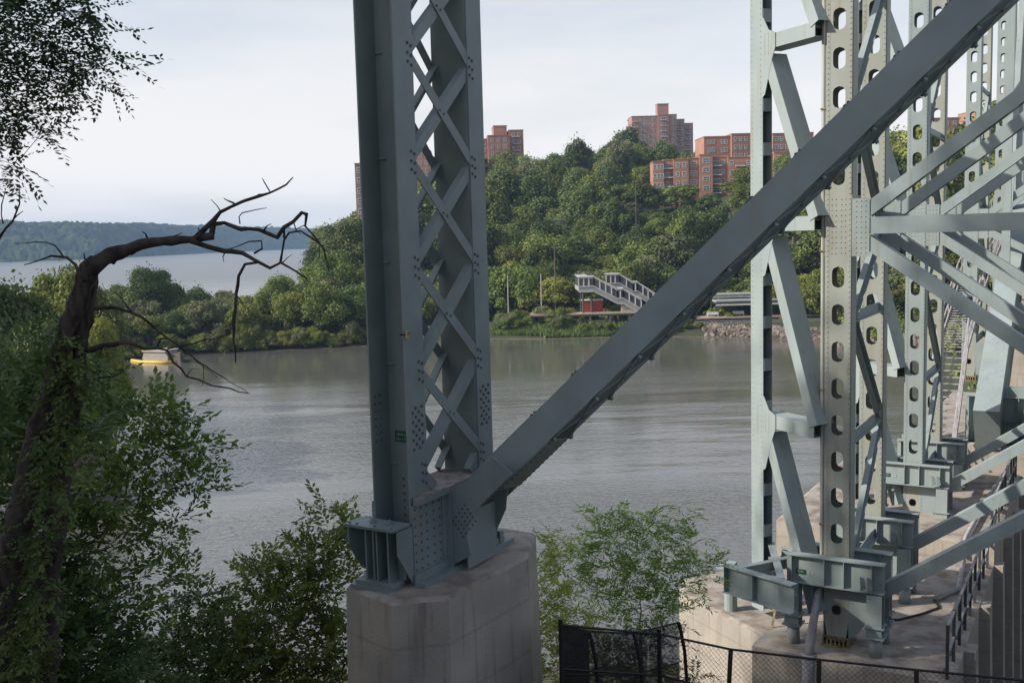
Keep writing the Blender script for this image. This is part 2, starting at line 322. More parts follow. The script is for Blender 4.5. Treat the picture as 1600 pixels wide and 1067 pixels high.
# far ridge across the wide river: a wooded cliff line, one mass
def ridge():
    fx = [-900, -300, 0, 150, 350, 600, 1000, 1600, 2400]; base_py = [447, 418, 410, 405, 394, 384, 377, 362, 345]
    nU, nV = 1100, 34
    us = np.linspace(-900, 2000, nU); V = np.zeros((nV, nU, 3))
    for i, px in enumerate(us):
        bx = float(np.interp(px, fx, base_py)); p = atz(px, bx, 0)
        top = at(px, float(np.interp(px, [-900, 0, 150, 250, 350, 490, 700, 2000], [372, 348.5, 349.5, 351.5, 354, 357.5, 352, 318])), p.y+260)
        for j in range(nV):
            t = j/(nV-1); d = (p.xy).normalized()
            z = (top.z)*(1-(1-t)**1.7); q = p.xy + d*(t*260)
            V[j, i] = (q.x, q.y, z)
    bumps = rng.random((nV, nU))*6.5; bumps = (bumps + np.roll(bumps, 1, 1)*1)/1.6
    V[1:, :, 2] += (bumps[1:]-3.2)*1.15; V[:, :, 1] += rng.random((nV, nU))*14
    und = np.convolve(rng.normal(size=nU+60), np.ones(60)/60, 'same')[:nU]*14; V[10:, :, 2] += und*np.linspace(0, 1, nV-10)[:, None]
    V[0, :, 2] = -1.5
    idx = np.arange(nV*nU).reshape(nV, nU)
    F = np.stack([idx[:-1, :-1].ravel(), idx[:-1, 1:].ravel(), idx[1:, 1:].ravel(), idx[1:, :-1].ravel()], 1)
    m = material('ridge_woods', (.045, .07, .028), (.014, .026, .014), .95, .03, 10, .1, lo=.42, hi=.58)
    meta(link('wooded_ridge', np_mesh('wooded_ridge', V.reshape(-1, 3), F, m)), 'long low wooded ridge on the far side of the wide river', 'ridge', kind='stuff')
ridge()

# ------------------------------------------------------------------ far trees
def crown(seed, n=6500, lobes=16, squash=1.0, leaf=.05, kind=0):
    r = np.random.default_rng(seed)
    # lobes of a crown of radius about 1, centre at z = 1.1
    c = r.normal(size=(lobes, 3)); c /= np.linalg.norm(c, axis=1)[:, None]; c[:, 2] = np.abs(c[:, 2])*1.25-.55
    c *= r.uniform(.40, .86, (lobes, 1)); rad = r.uniform(.15, .38, lobes)*(1.15-.35*np.abs(c[:, 2]))
    c[:, 0] *= r.uniform(.8, 1.15); c += r.normal(0, .06, c.shape)
    c = np.vstack([c, [[0, 0, -.05], [.1, -.1, .3]]]); rad = np.append(rad, [.5, .42])
    which = r.choice(lobes+2, n, p=(rad**1.7)/np.sum(rad**1.7))
    d = r.normal(size=(n, 3)); d /= np.linalg.norm(d, axis=1)[:, None]
    d[:, 2] = np.where(d[:, 2] < -.35, -d[:, 2], d[:, 2])
    el = r.uniform(.75, 1.35, (lobes+2, 3))
    sh = 1-np.abs(r.normal(0, .20, n)); sh += (r.random(n) < .16)*r.uniform(0, .45, n)
    P = c[which] + d*el[which]*(rad[which]*sh)[:, None]
    P[:, 2] = P[:, 2]*squash + 1.05
    nr = d + r.normal(0, .55, (n, 3)); nr /= np.linalg.norm(nr, axis=1)[:, None]
    a = np.cross(nr, r.normal(size=(n, 3))); a /= np.linalg.norm(a, axis=1)[:, None]; b = np.cross(nr, a)
    s = (leaf*r.uniform(.55, 1.35, n))[:, None]
    V = np.stack([P-a*s, P-b*s*.7, P+a*s, P+b*s*.7], 1).reshape(-1, 3)
    return V, np.arange(4*n).reshape(n, 4)
def limbs(seed, n=7, r0=.05, top=1.5):
    r = random.Random(seed); b = MB()
    b.tube([(0, 0, -.25), (r.uniform(-.03, .03), 0, .4), (r.uniform(-.08, .08), r.uniform(-.08, .08), top*.65), (r.uniform(-.1, .1), 0, top)], [r0*1.3, r0, r0*.6, r0*.15], 6)
    for k in range(n):
        a = r.uniform(0, 6.28); z = r.uniform(.35, .9); q = (math.cos(a)*r.uniform(.35, .7), math.sin(a)*r.uniform(.35, .7), z+r.uniform(.3, .6))
        b.tube([(0, 0, z), (q[0]*.5, q[1]*.5, z+.12), q], [r0*.45, r0*.3, r0*.08], 5)
    me = bpy.data.meshes.new('limbs'); me.from_pydata(b.v, [], b.f); me.materials.append(M['far_bark']); return me
CR_SPEC = [('leaf_far0', 1.0), ('leaf_far1', 1.15), ('leaf_far2', .95), ('leaf_far3', 1.1), ('leaf_far0', 1.25), ('leaf_far1', .9), ('leaf_far0', .85), ('leaf_far2', 1.2)]
crowns = []
for i, (mn, sq) in enumerate(CR_SPEC):
    V, F = crown(50+i, 9500, 20+5*(i % 4), sq, .040); crowns.append(np_mesh('tree_crown', V, F, M[mn]))
VF, FF = crown(90, 30000, 34, 1.05, .026)
crown_fine = {k: np_mesh('tree_crown', VF, FF, M[k]) for k in ('leaf_far0', 'leaf_far2', 'leaf_dark', 'leaf_far1')}
trunks = [limbs(i) for i in range(4)]
KIND = ['mid green', 'dark green', 'yellow green', 'grey green', 'tall mid green', 'low dark green', 'spreading mid green', 'tall yellow green']
ntree = 0
def far_tree(x, y, z, rad, v, label, group, cat='tree', me=None, sz=1.0, name='broadleaf_tree'):
    global ntree; ntree += 1
    t = empty(name, (x, y, z), random.uniform(0, 6.28), label, cat, group); t.scale = (rad*random.uniform(.86, 1.14), rad*random.uniform(.86, 1.14), rad*sz*(random.uniform(.78, 1.22) if me is None else 1))
    link('trunk', trunks[ntree % 4], t); link('crown', me or crowns[v], t); return t
# hillside trees, front rows first
spots = []
def try_spot(x, y, sp):
    for (a, b, c) in spots:
        if (a-x)**2+(b-y)**2 < ((sp+c)/2)**2: return False
    spots.append((x, y, sp)); return True
bld_zones = []   # (x, y, r) kept clear, filled below
def bz(px0, px1, Y, r): bld_zones.append((at(px0, 300, Y).x-2, at(px1, 300, Y).x+2, Y-2, Y+r))
bz(1020, 1300, 338, 22); bz(1100, 1300, 374, 22); bz(985, 1090, 560, 40); bz(640, 705, 410, 20); bz(750, 822, 440, 25); bz(548, 606, 300, 18); bz(1383, 1505, 330, 20)
bz(1450, 1505, 380, 20); bz(1520, 1570, 400, 20)
rr = random.Random(11)
def landmark(px, d):
    for lim, a in [(560, 'on the point left of the lattice column'), (745, 'behind the lattice column'), (790, 'right beside the lattice column'), (835, 'below the red block with roof house'),
                   (875, 'over the utility poles'), (915, 'just left of the stair bridge'), (960, 'over the stair bridge landing'), (1000, 'over the stair bridge steps'), (1045, 'below the rose brick hilltop tower'),
                   (1085, 'before the left end of the stepped house'), (1130, 'before the middle of the stepped house'), (1175, 'just left of the pale wing column'), (1290, 'seen through the pale wing braces'),
                   (1400, 'between the first and second pale bents'), (1500, 'between the second and third pale bents')]:
        if px < lim: return a
    return 'on the hill at the right frame edge'
def px_of(x, y, z):
    d = V3((x, y, z-CAMZ)); return 800+FPX*d.dot(CR)/d.dot(_f), 533.5-FPX*d.dot(CU)/d.dot(_f)
hill_n = 0; rest = []
def slope_word(d): return 'low down' if d < 50 else 'lower' if d < 80 else 'halfway up' if d < 130 else 'high up' if d < 190 else 'at the crest'
for pas, (d0, d1, sp0) in enumerate([(26, 60, 7.6), (60, 130, 8.8), (130, 330, 10.5)]):
    for k in range(3800):
        az = rr.uniform(-.215, .56); d = rr.uniform(d0, d1); y = shoreY(az*200)+d; x = az*y
        y = shoreY(x)+d; sp = sp0*rr.uniform(.85, 1.15)*(1.2 if az > .3 else 1)
        if az < -.175 and d > 60: continue
        if any(a-3 < x < b+3 and c-6 < y < e for a, b, c, e in bld_zones): continue
        if not try_spot(x, y, sp): continue
        z = float(hillz(np.array(x), np.array(y))); px, py = px_of(x, y, z)
        rad = sp*.74*rr.choice([.72, .85, .95, 1.05, 1.15, 1.3]); v = rr.choice([0, 1, 0, 1, 2, 4, 5, 6, 3, 1]) if d > 60 else rr.choice([0, 2, 6, 3, 4, 2, 1])
        cut = 1
        if d > 150: rad = min(rad, sp*.74)
        for a, b, c, e in bld_zones:    # lower growth right in front of houses
            if a-6 < x*c/y < b+6 and c-(105 if c > 500 else 60) < y < c+2 and not 400 < c < 500: cut = .74; rad *= .92; break
        near_gap = 560 < px < 745 or 1290 < px
        rest.append((near_gap, y, x, z, rad, v, px, d, cut))
rest.sort(key=lambda q: (q[0], q[1]))
for n_, (_, y, x, z, rad, v, px, d, cut) in enumerate(rest[:268]):
    far_tree(x, y, z-.3, rad, v, '%s tree %s %s' % (KIND[v], slope_word(d), landmark(px, d)), 'trees on the far hillside', sz=cut)
# everything past the first few hundred trees is one wood
FV = []; 
coarse = [crown(200+i, 1500, 13, 1.0+.1*i, .085)[0] for i in range(3)]
for n_, (_, y, x, z, rad, v, px, d, cut) in enumerate(rest[268:]):
    q = coarse[n_ % 3]; a = rr.uniform(0, 6.28); c_, s_ = math.cos(a), math.sin(a)
    FV.append(np.stack([(q[:, 0]*c_-q[:, 1]*s_)*rad+x, (q[:, 0]*s_+q[:, 1]*c_)*rad+y, q[:, 2]*rad*cut+z-.3], 1))
# low growth between the trunks
for k in range(620):
    az = rr.uniform(-.215, .5); d = rr.uniform(16, 230); y = shoreY(az*200)+d; x = az*y; z = float(hillz(np.array(x), np.array(y)))
    if any(a-3 < x < b+3 and c-6 < y < e for a, b, c, e in bld_zones) or (az < -.175 and d > 40): continue
    q = coarse[k % 3][:1500*2]; rad = rr.uniform(1.6, 3.0); FV.append(np.stack([q[:, 0]*rad*1.4+x, q[:, 1]*rad*1.4+y, q[:, 2]*rad-.6*rad+z], 1))
FV = np.vstack(FV); meta(link('hillside_woods', np_mesh('hillside_woods', FV, np.arange(len(FV)).reshape(-1, 4), M['leaf_far0'])), 'mixed woodland and undergrowth filling the far hillside between the trees', 'woods', kind='stuff')
# the spit at the left
for k in range(900):
    px = rr.uniform(150, 575); d = rr.uniform(5, 42); p = atz(px, interp(px, [q[0] for q in shore_px], [q[1] for q in shore_px]), 0)
    x = p.x*(1+d/p.y); y = p.y+d; sp = 5.0
    if not try_spot(x, y, sp): continue
    rad = rr.uniform(3.3, 4.7)
    if d > 14: rad *= 1.12
    v = rr.choice([0, 1, 0, 2, 5, 1, 3]); z = float(hillz(np.array(x), np.array(y)))
    if px > 500: rad *= 1.15
    far_tree(x, y, z-.6, rad, v, '%s spit tree %s %s' % (KIND[v], 'in front' if d < 18 else 'farther back', 'behind the yellow float' if px < 280 else 'right of the yellow float' if px < 360 else 'at the hanging dead branch' if px < 430 else 'below the bare limb tip' if px < 510 else 'touching the lattice column'), 'trees along the spit')
for (px, pyt, Y, rad, mn, lab) in [(242, 410, 205, 6.6, 'leaf_far1', 'round dark tree rising alone above the spit'), (190, 440, 215, 5.0, 'leaf_far1', 'smaller round tree left of the lone round tree'),
        (545, 333, 255, 9.5, 'leaf_far1', 'tall full tree against the left edge of the lattice column'), (510, 385, 235, 7, 'leaf_far0', 'mid green tree stepping down to the wide river'),
        (430, 425, 205, 6, 'leaf_far0', 'broad tree on the spit under the hanging limb'), (585, 340, 262, 9, 'leaf_far1', 'tall tree hidden half behind the lattice column')]:
    top = at(px, pyt, Y); z = float(hillz(np.array(top.x), np.array(top.y))); z = max(z, .8)
    far_tree(top.x, top.y, z-.3, rad, 0, lab, None, me=crown_fine[mn], sz=(top.z-z+.3)/(rad*2.05))
# trees on our own bank, mid distance on the left
for (px, pyt, Y, rad, mn, lab) in [(30, 425, 95, 6.2, 'leaf_far0', 'leafy bank tree at the far left edge behind the trunks'), (80, 398, 110, 5.2, 'leaf_far0', 'rounded bank tree behind the leaning trunk top'),
        (120, 425, 118, 4.6, 'leaf_far0', 'bank tree left of the bare fork'), (152, 482, 105, 3.4, 'leaf_far2', 'bright bank tree just right of the leaning trunk'),
         (-40, 410, 90, 7, 'leaf_far1', 'dark bank tree cut by the left frame edge'),
        (60, 480, 84, 4.8, 'leaf_far1', 'dark low bank tree behind the twin trunks'), (110, 520, 88, 3.6, 'leaf_far0', 'small bank tree low behind the trunks'), (10, 520, 80, 4.4, 'leaf_far1', 'dark small bank tree low at the left edge')]:
    top = at(px, pyt, Y); far_tree(top.x, top.y, -.6, rad, 0, lab, None, me=crown_fine[mn], sz=(top.z+.6)/(rad*2.05))
# low point of land those stand on
b = MB(); poly = [(-75, 74), (-52, 72), (-37, 86), (-48, 124), (-60, 150), (-95, 150), (-120, 100)]
b.prism([(x, y) for x, y in poly], (0, 0, -2), X_, Y_, 2.5); meta(b.build('river_bank', M['mud']), kind='structure')

# shrubs at the far waterline
for k in range(130):
    px = rr.choice([rr.uniform(766, 910), rr.uniform(910, 1110), rr.uniform(180, 560), rr.uniform(180, 560), rr.uniform(290, 560)]); x = atz(px, 530, 0).x*(.93 if px < 600 else 1); d = rr.uniform(2.5, 13) if px > 700 and px < 900 else (rr.uniform(.3, 3.5) if px < 700 else rr.uniform(2, 6))
    y = float(shoreY(x))+d; z = float(hillz(np.array(x), np.array(y))); v = rr.choice([0, 2, 3, 6])
    if 620 < px < 745: continue
    rad = rr.uniform(1.2, 2.4) if px < 900 else rr.uniform(.8, 1.3)
    far_tree(x, y, z-.9*rad*.5, rad, v, '%s shrub at the waterline %s' % (KIND[v], ('right behind the yellow float' if px < 290 else 'left of the hanging dead branch' if px < 370 else 'right of the hanging dead branch' if px < 460 else 'at the spit end by the lattice column') if px < 600 else ('left of the station' if px < 905 else 'below the station platform')), 'waterline shrubs', 'shrub', name='shrub')
# marsh grass and riprap
def blades(name, pts, h, wd, m, label):
    P = np.array(pts); n = len(P); a = rng.uniform(0, 6.28, n); hh = h*rng.uniform(.5, 1.2, n); d = np.stack([np.cos(a), np.sin(a), 0*a], 1)*wd
    lean = rng.normal(0, .25, (n, 3))*hh[:, None]; lean[:, 2] = hh
    V = np.stack([P-d, P+d, P+lean], 1).reshape(-1, 3)
    return meta(link(name, np_mesh(name, V, np.arange(3*n).reshape(n, 3), m)), label, 'grass', kind='stuff')
pts = []
for k in range(9000):
    px = rng.uniform(768, 1060); x = atz(px, 530, 0).x; d = abs(rng.normal(0, 1))*3.2+.4
    if px < 850: d += 1
    y = float(shoreY(x))+d; pts.append((x, y, float(hillz(np.array(x), np.array(y)))-.05))
blades('marsh_grass', pts, 1.0, .10, M['grass'], 'tall bright marsh grass along the far waterline below the station')
b = MB()
for k in range(900):
    px = rng.uniform(1112, 1520); x = atz(px, 530, 0).x; d = rng.uniform(.1, 4.2); y = float(shoreY(x))+d; z = min(d*.42, 2.0)
    s = rng.uniform(.25, .6); Q = Matrix.Rotation(rng.uniform(0, 6), 3, V3(rng.normal(size=3)).normalized())
    b.add([V3((x, y, z)) + Q @ V3((sx*s*rng.uniform(.6, 1), sy*s*rng.uniform(.6, 1), sz*s*.8*rng.uniform(.6, 1))) for sx in (-1, 1) for sy in (-1, 1) for sz in (-1, 1)],
          [(0, 1, 3, 2), (4, 6, 7, 5), (0, 4, 5, 1), (2, 3, 7, 6), (0, 2, 6, 4), (1, 5, 7, 3)])
meta(b.build('riprap', M['rock']), 'pinkish boulder riprap along the far bank beneath the railway', 'rocks', kind='stuff')
b = MB()
for i in range(len(shore)-1):
    p, q = shore[i], shore[i+1]
    b.prism([(p.x, p.y-.8), (q.x, q.y-.8), (q.x, q.y+2), (p.x, p.y+2)], (0, 0, -.5), X_, Y_, .58)
meta(b.build('mud_bank', M['mud']), kind='structure')

# ------------------------------------------------------------------ apartment houses
def window_mesh(wd, h):
    f = MB(); t = .12
    for (x0, x1, z0, z1) in [(-wd/2, wd/2, 0, t), (-wd/2, wd/2, h-t, h), (-wd/2, -wd/2+t, t, h-t), (wd/2-t, wd/2, t, h-t), (-wd/2+t, wd/2-t, h*.5-.05, h*.5+.05), (-.05, .05, t, h*.5-.05)]:
        f.box(x0, x1, -.06, .10, z0, z1)
    p = MB(); p.box(-wd/2+.03, wd/2-.03, 0, .06, .03, h-.03)
    me = []
    for bb, m in ((f, M['white']), (p, M['glass'])):
        e = bpy.data.meshes.new('window'); e.from_pydata(bb.v, [], bb.f); e.materials.append(m); me.append(e)
    return me
win_small, win_wide = window_mesh(1.15, 1.6), window_mesh(2.2, 1.6)
def wall_windows(par, p0, p1, z1, rows, cols, wide=(), fl=2.95, drop=2.6, skip=()):
    """windows on the wall from p0 to p1 (its outside is to the right of p0->p1 seen from above)"""
    p0, p1 = V3((*p0, 0)), V3((*p1, 0)); d = (p1-p0).normalized(); a = math.atan2(d.y, d.x)
    for c in cols:
        for r_ in range(rows):
            if (c, r_) in skip: continue
            q = p0.lerp(p1, c); ms = win_wide if c in wide else win_small
            o = link('window', ms[0], par); o.location = (q.x, q.y, z1-drop-r_*fl); o.rotation_euler = (0, 0, a)
            g = link('pane', ms[1], o)
def balcony(par, p0, p1, z1, rows, c, wd=3.0, fl=2.95, dep=1.2):
    p0, p1 = V3((*p0, 0)), V3((*p1, 0)); d = (p1-p0).normalized(); a = math.atan2(d.y, d.x)
    for r_ in range(rows):
        q = p0.lerp(p1, c); b = MB(); b.box(-wd/2, wd/2, -dep, .0, -.14, .12)
        o = b.build('balcony', M['white'], par); o.location = (q.x, q.y, z1-drop_b-r_*fl); o.rotation_euler = (0, 0, a)
        g = MB()
        g.box(-wd/2, wd/2, -dep, -dep+.06, .95, 1.03)
        for k in range(9): x = -wd/2+.03+k*(wd-.06)/8; g.box(x-.03, x+.03, -dep, -dep+.05, .12, .95)
        g.build('railing', M['dark_metal'], o)
drop_b = 2.75
def block(name, label, Y, x0, segs, m, yaw=0, zb=0):
    """segs: (px0, px1, py_top, setback, rows, cols, wide, balconies)"""
    base = at(x0, 300, Y); t = empty(name, (base.x, base.y, zb), yaw, label, 'building')
    for (a, b_, pt, back, rows, cols, wide, balc) in segs:
        A, B = at(a, pt, Y), at(b_, pt, Y); s = (A.x+B.x)/2; top = at((a+b_)/2, pt, Y).z - zb
        ax, bx = A.x-base.x, B.x-base.x
        w_ = MB(); w_.box(ax, bx, back, back+14, -14, top)
        o = w_.build('wall', m, t)
        pr = MB()
        for (xx0, xx1, yy0, yy1) in [(ax-.15, bx+.15, back-.15, back+.2), (ax-.15, ax+.2, back+.2, back+13.8), (bx-.2, bx+.15, back+.2, back+13.8)]: pr.box(xx0, xx1, yy0, yy1, top+.002, top+.28)
        pr.build('parapet', M['cream'] if m is M['cream'] else m, t)
        wall_windows(t, (ax, back-.02), (bx, back-.02), top, rows, cols, wide)
        for c in balc: balcony(t, (ax, back-.02), (bx, back-.02), top, rows, c)
    return t
near_blk = block('apartment_house', 'long stepped red brick apartment house with white balconies half sunk in trees', 340, 1020, [
    (1020, 1037, 253, 0, 4, (.2, .55, .85), (), ()), (1037, 1052, 250, 1.5, 4, (.4,), (), (.5,)), (1052, 1075, 250, -.4, 4, (.28, .72), (), ()),
    (1075, 1092, 248, .6, 4, (.5,), (.5,), ()), (1092, 1112, 243, -.6, 4, (.5,), (.5,), ()), (1112, 1136, 246, 1.2, 4, (.3, .7), (.3,), (.3,)),
    (1136, 1173, 247, 0, 5, (.15, .85), (), (.5,)), (1173, 1206, 243, .8, 4, (.3, .7), (), ()), (1206, 1222, 240, -.5, 4, (.5,), (), ()),
    (1222, 1262, 241, .5, 4, (.25, .6), (.6,), ()), (1262, 1300, 238, -.4, 4, (.3, .7), (), ())], M['brick'], R(-4), 22)
block('apartment_house', 'plain orange brick apartment house standing above the long stepped one', 378, 1100, [
    (1100, 1142, 214, 0, 4, (.2, .35, .7, .82), (), ()), (1142, 1173, 210, -1.5, 4, (.2, .45, .72), (), ()), (1173, 1208, 211, .5, 3, (.3, .7), (), ()),
    (1208, 1236, 209, -.8, 4, (.15, .5, .8), (.15,), ()), (1236, 1275, 207, .6, 3, (.3, .7), (), ())], M['brick'], R(3), 30)
top_blk = block('apartment_house', 'rose brick apartment tower on the hilltop with water tank house on roof', 565, 987, [
    (987, 1028, 182, 0, 5, (.35, .55, .82), (.55,), (.12,)), (1028, 1045, 180, -.8, 5, (.5,), (.5,), (.5,)), (1045, 1058, 179, .3, 5, (.5,), (), ()),
    (1058, 1073, 185, 5, 5, (.3, .75), (), (.5,)), (1073, 1089, 190, 9, 5, (.3, .75), (), (.5,))], M['brick2'], R(2), 45)
hb = at(1036, 180, 572); tk = MB(); tk.box(-3.1, 3.1, 0, 6, 0, 6.0); tk.box(-3.3, 3.3, -.2, 6.2, 6.002, 6.4)
o = tk.build('tank_house', M['brick2'], top_blk); o.location = W2L((hb.x, hb.y, hb.z-.2), top_blk.location, R(2))
lb = block('apartment_house', 'red brick block with roof house peeping over hill right of lattice column', 445, 750, [
    (745, 762, 217, 3, 4, (.3, .7), (), ()), (762, 796, 212, 0, 3, (.2, .5, .8), (), ()), (796, 819, 202, 4, 4, (.3, .7), (), (.5,)), (772, 793, 195, 5, 1, (), (), ())], M['brick'], R(4), 34)
block('apartment_house', 'red brick block glimpsed through the lattice of the column', 410, 640, [
    (640, 672, 236, 0, 4, (.2, .5, .8), (), ()), (672, 704, 245, 2, 4, (.2, .5, .8), (), ())], M['brick'], R(2), 25)
block('apartment_tower', 'narrow tan tower at the left edge of the lattice column', 300, 554, [(554, 604, 256, 0, 6, (.12, .4, .7), (), ())], M['tan'], 0, 10)
block('apartment_house', 'cream apartment house behind the second and third steel bents', 330, 1385, [
    (1385, 1440, 238, 0, 5, (.1, .3, .5, .7, .9), (), ()), (1440, 1502, 214, -1, 7, (.12, .3, .5, .7, .88), (), ())], M['cream'], R(3), 20)
block('apartment_house', 'dark red brick tower behind the third steel bent', 380, 1452, [(1452, 1500, 185, 0, 4, (.15, .4, .6, .85), (), ()), (1500, 1560, 205, 2, 4, (.2, .5, .8), (), ())], M['brick'], R(3), 26)
block('apartment_house', 'far red brick tower between the last steel bents', 405, 1522, [(1524, 1545, 173, 0, 6, (.3, .7), (), ()), (1560, 1600, 180, 0, 6, (.3, .7), (), ())], M['brick'], R(3), 26)

# ------------------------------------------------------------------ railway station
def wp(px, py, Y): return at(px, py, Y)
sY = float(shoreY(atz(960, 527, 0).x))+9      # platform front edge distance
def platform(name, label, px0, px1, Y, pyt, dep=4):
    a, c = at(px0, pyt, Y), at(px1, pyt, Y); t = empty(name, (a.x, Y, a.z), math.atan2(0, 1), label, 'platform')
    Lx = c.x-a.x; b = MB(); b.box(0, Lx, 0, dep, -.25, 0); b.build('deck', M['platform'], t)
    b = MB(); b.box(0, Lx, -.05, .12, -.55, -.252); b.build('edge_beam', M['canopy_dark'], t)
    for k in range(int(Lx/4)+1):
        for y_ in (.3, 3.2): b = MB(); b.box(k*4, k*4+.35, y_, y_+.4, -3.2, -.252); b.build('pillar', M['concrete'], t)
    return t, Lx
pf, pfL = platform('station_platform', 'long low pinkish station platform left of the diagonal brace', 828, 1080, sY, 492)
pf2, pfL2 = platform('station_platform', 'station platform with benches right of the diagonal brace', 1080, 1560, sY-1, 497)
b = MB()
for z_ in (-.95, -.6): b.box(0, pfL2, -2.6, -2.5, z_, z_+.1)
for k in range(30): b.box(k*2.2, k*2.2+.1, -2.6, -2.5, -2.6, -.5)
o = b.build('guard_rail', M['white']); o.location = pf2.location; meta(o, 'white low guard rail along the track above the riprap', 'railing')
for k in range(12):
    t = empty('bench', (pf2.location.x+3.5+k*5.2, sY+.6, pf2.location.z+.003), 0, 'white station bench %s' % ('directly left of the pale wing column' if k == 0 else 'behind the pale wing column braces' if k < 3 else 'seen between the steel bents'), 'bench', 'benches on the platform')
    b = MB(); b.box(0, 2.4, 0, .5, .42, .5); b.build('seat', M['white'], t)
    b = MB(); b.box(0, 2.4, .5, .56, .502, 1.0); b.build('backrest', M['white'], t)
    for x in (.1, 2.2):
        b = MB(); b.box(x, x+.1, .05, .45, 0, .418); b.build('leg', M['white'], t)
cz = at(1130, 470, sY+1).z
t = empty('platform_canopy', (at(1118, 470, sY).x, sY, cz), 0, 'long pale metal canopy roofs over the station platform', 'canopy'); CL = 64
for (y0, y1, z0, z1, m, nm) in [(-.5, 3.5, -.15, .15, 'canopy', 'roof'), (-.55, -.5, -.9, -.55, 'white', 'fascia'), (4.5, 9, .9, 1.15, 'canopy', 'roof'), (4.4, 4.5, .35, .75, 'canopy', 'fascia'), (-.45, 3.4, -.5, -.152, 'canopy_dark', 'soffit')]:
    b = MB(); b.box(0, CL, y0, y1, z0, z1); b.build(nm, M[m], t)
for k in range(13):
    b = MB(); b.box(k*5.2+.3, k*5.2+.55, 1.4, 1.65, pf2.location.z-cz, -.5); b.build('post', M['canopy_dark'], t)
    b = MB(); b.box(k*5.2+.3, k*5.2+.55, 6.4, 6.65, -cz, .9); b.build('post', M['canopy_dark'], t)
# stair bridge
def stair_bridge():
    Y0 = sY+.8; k = Y0/FPX
    o = at(905, 492, Y0); t = empty('stair_bridge', o, 0, 'grey glazed stair bridge descending right to the platform', 'bridge')
    def flight(y0, steps, name='stair_flight', dx=0):
        # profile points (x,z) of the floor
        pts = steps
        b = MB(); g = MB(); rf = MB(); fr = MB(); pn = MB()
        for (x0, z0), (x1, z1) in zip(pts[:-1], pts[1:]):
            ang = (z1-z0)/(x1-x0) if x1 != x0 else 0
            P = lambda x, z, y: V3((x, y, z))
            b.prism([(x0, z0-.45), (x1, z1-.45), (x1, z1+.45), (x0, z0+.45)], (dx, y0+2.2, 0), X_, Z_, 2.2)
            fr.prism([(x0, z0+.45), (x1, z1+.45), (x1, z1+.62), (x0, z0+.62)], (dx, y0-.03, 0), X_, Z_, .08)
            fr.prism([(x0, z0-.62), (x1, z1-.62), (x1, z1-.45), (x0, z0-.45)], (dx, y0-.03, 0), X_, Z_, .08)
            fr.prism([(x0, z0+2.15), (x1, z1+2.15), (x1, z1+2.4), (x0, z0+2.4)], (dx, y0-.03, 0), X_, Z_, .08)
            n = max(2, int((x1-x0)/.95))
            for i in range(n+1):
                x = x0+(x1-x0)*i/n; z = z0+(z1-z0)*i/n; fr.box(dx+x-.12, dx+x+.12, y0-.1, y0-.02, z+.45, z+2.2)
            pn.prism([(x0, z0+.6), (x1, z1+.6), (x1, z1+2.15), (x0, z0+2.15)], (dx, y0+.06, 0), X_, Z_, .05)
            rf.prism([(x0-.15, z0+2.4), (x1+.1, z1+2.4), (x1+.1, z1+2.6), (x0-.15, z0+2.6)], (dx, y0+2.35, 0), X_, Z_, 2.6)
        f = b.build(name, M['canopy'], t); fr.build('frame', M['white'], f); pn.build('pane', M['glass'], f); rf.build('roof', M['white'], f)
    flight(0, [(0, 5.2), (3.1, 5.2), (7.8, 2.6), (9.0, 2.6), (12.6, .4)])
    b = MB(); b.box(0, 2.2, 2.35, 12, 4.75, 5.65); b.box(0, 2.2, 2.35, 12, 7.55, 7.75); b.build('walkway', M['canopy'], t)
    g = MB(); g.box(.05, .1, 2.35, 12, 5.65, 7.5); g.box(2.1, 2.15, 2.35, 12, 5.65, 7.5); g.build('walkway_pane', M['glass'], t)
    flight(10, [(6.5, 5.2), (9.4, 5.2), (12.2, 3.4), (13.2, 3.4), (17.5, .4)])
    b = MB(); b.box(2.2, 9, 10.2, 12.3, 4.75, 5.65); b.box(2.2, 9, 10.2, 12.3, 7.55, 7.75); b.build('cross_walkway', M['canopy_dark'], t)
    for (x, y) in [(.9, .4), (2.6, .4), (.9, 1.9), (2.6, 1.9), (1.2, 11.4)]:
        c = MB(); c.tube([(x, y, -.02 if y < 5 else -3.2), (x, y, 4.8)], .17, 8); c.build('post', M['canopy_dark'], t)
    c = MB(); c.prism([(8.6, .0), (12.9, .0), (9.2, 2.1), (8.6, 2.1)], (0, 2.0, 0), X_, Z_, 1.8); c.build('stair_base', M['concrete'], t)
stair_bridge()
b = MB(); p = at(911, 489, sY+3.2); b.box(0, 4.0, 0, .25, 0, 2.3); b.box(3.95, 4.1, .252, 3.0, 0, 2.3); b.box(0, .15, .252, 3.0, 0, 2.3)
t = empty('shelter', (p.x, p.y, pf.location.z+.003), 0, 'small red walled shelter beneath the stair bridge', 'shelter'); b.build('wall', M['redwall'], t)
c = MB(); c.box(-.15, 4.25, -.15, 3.1, 2.302, 2.45); c.build('roof', M['white'], t)
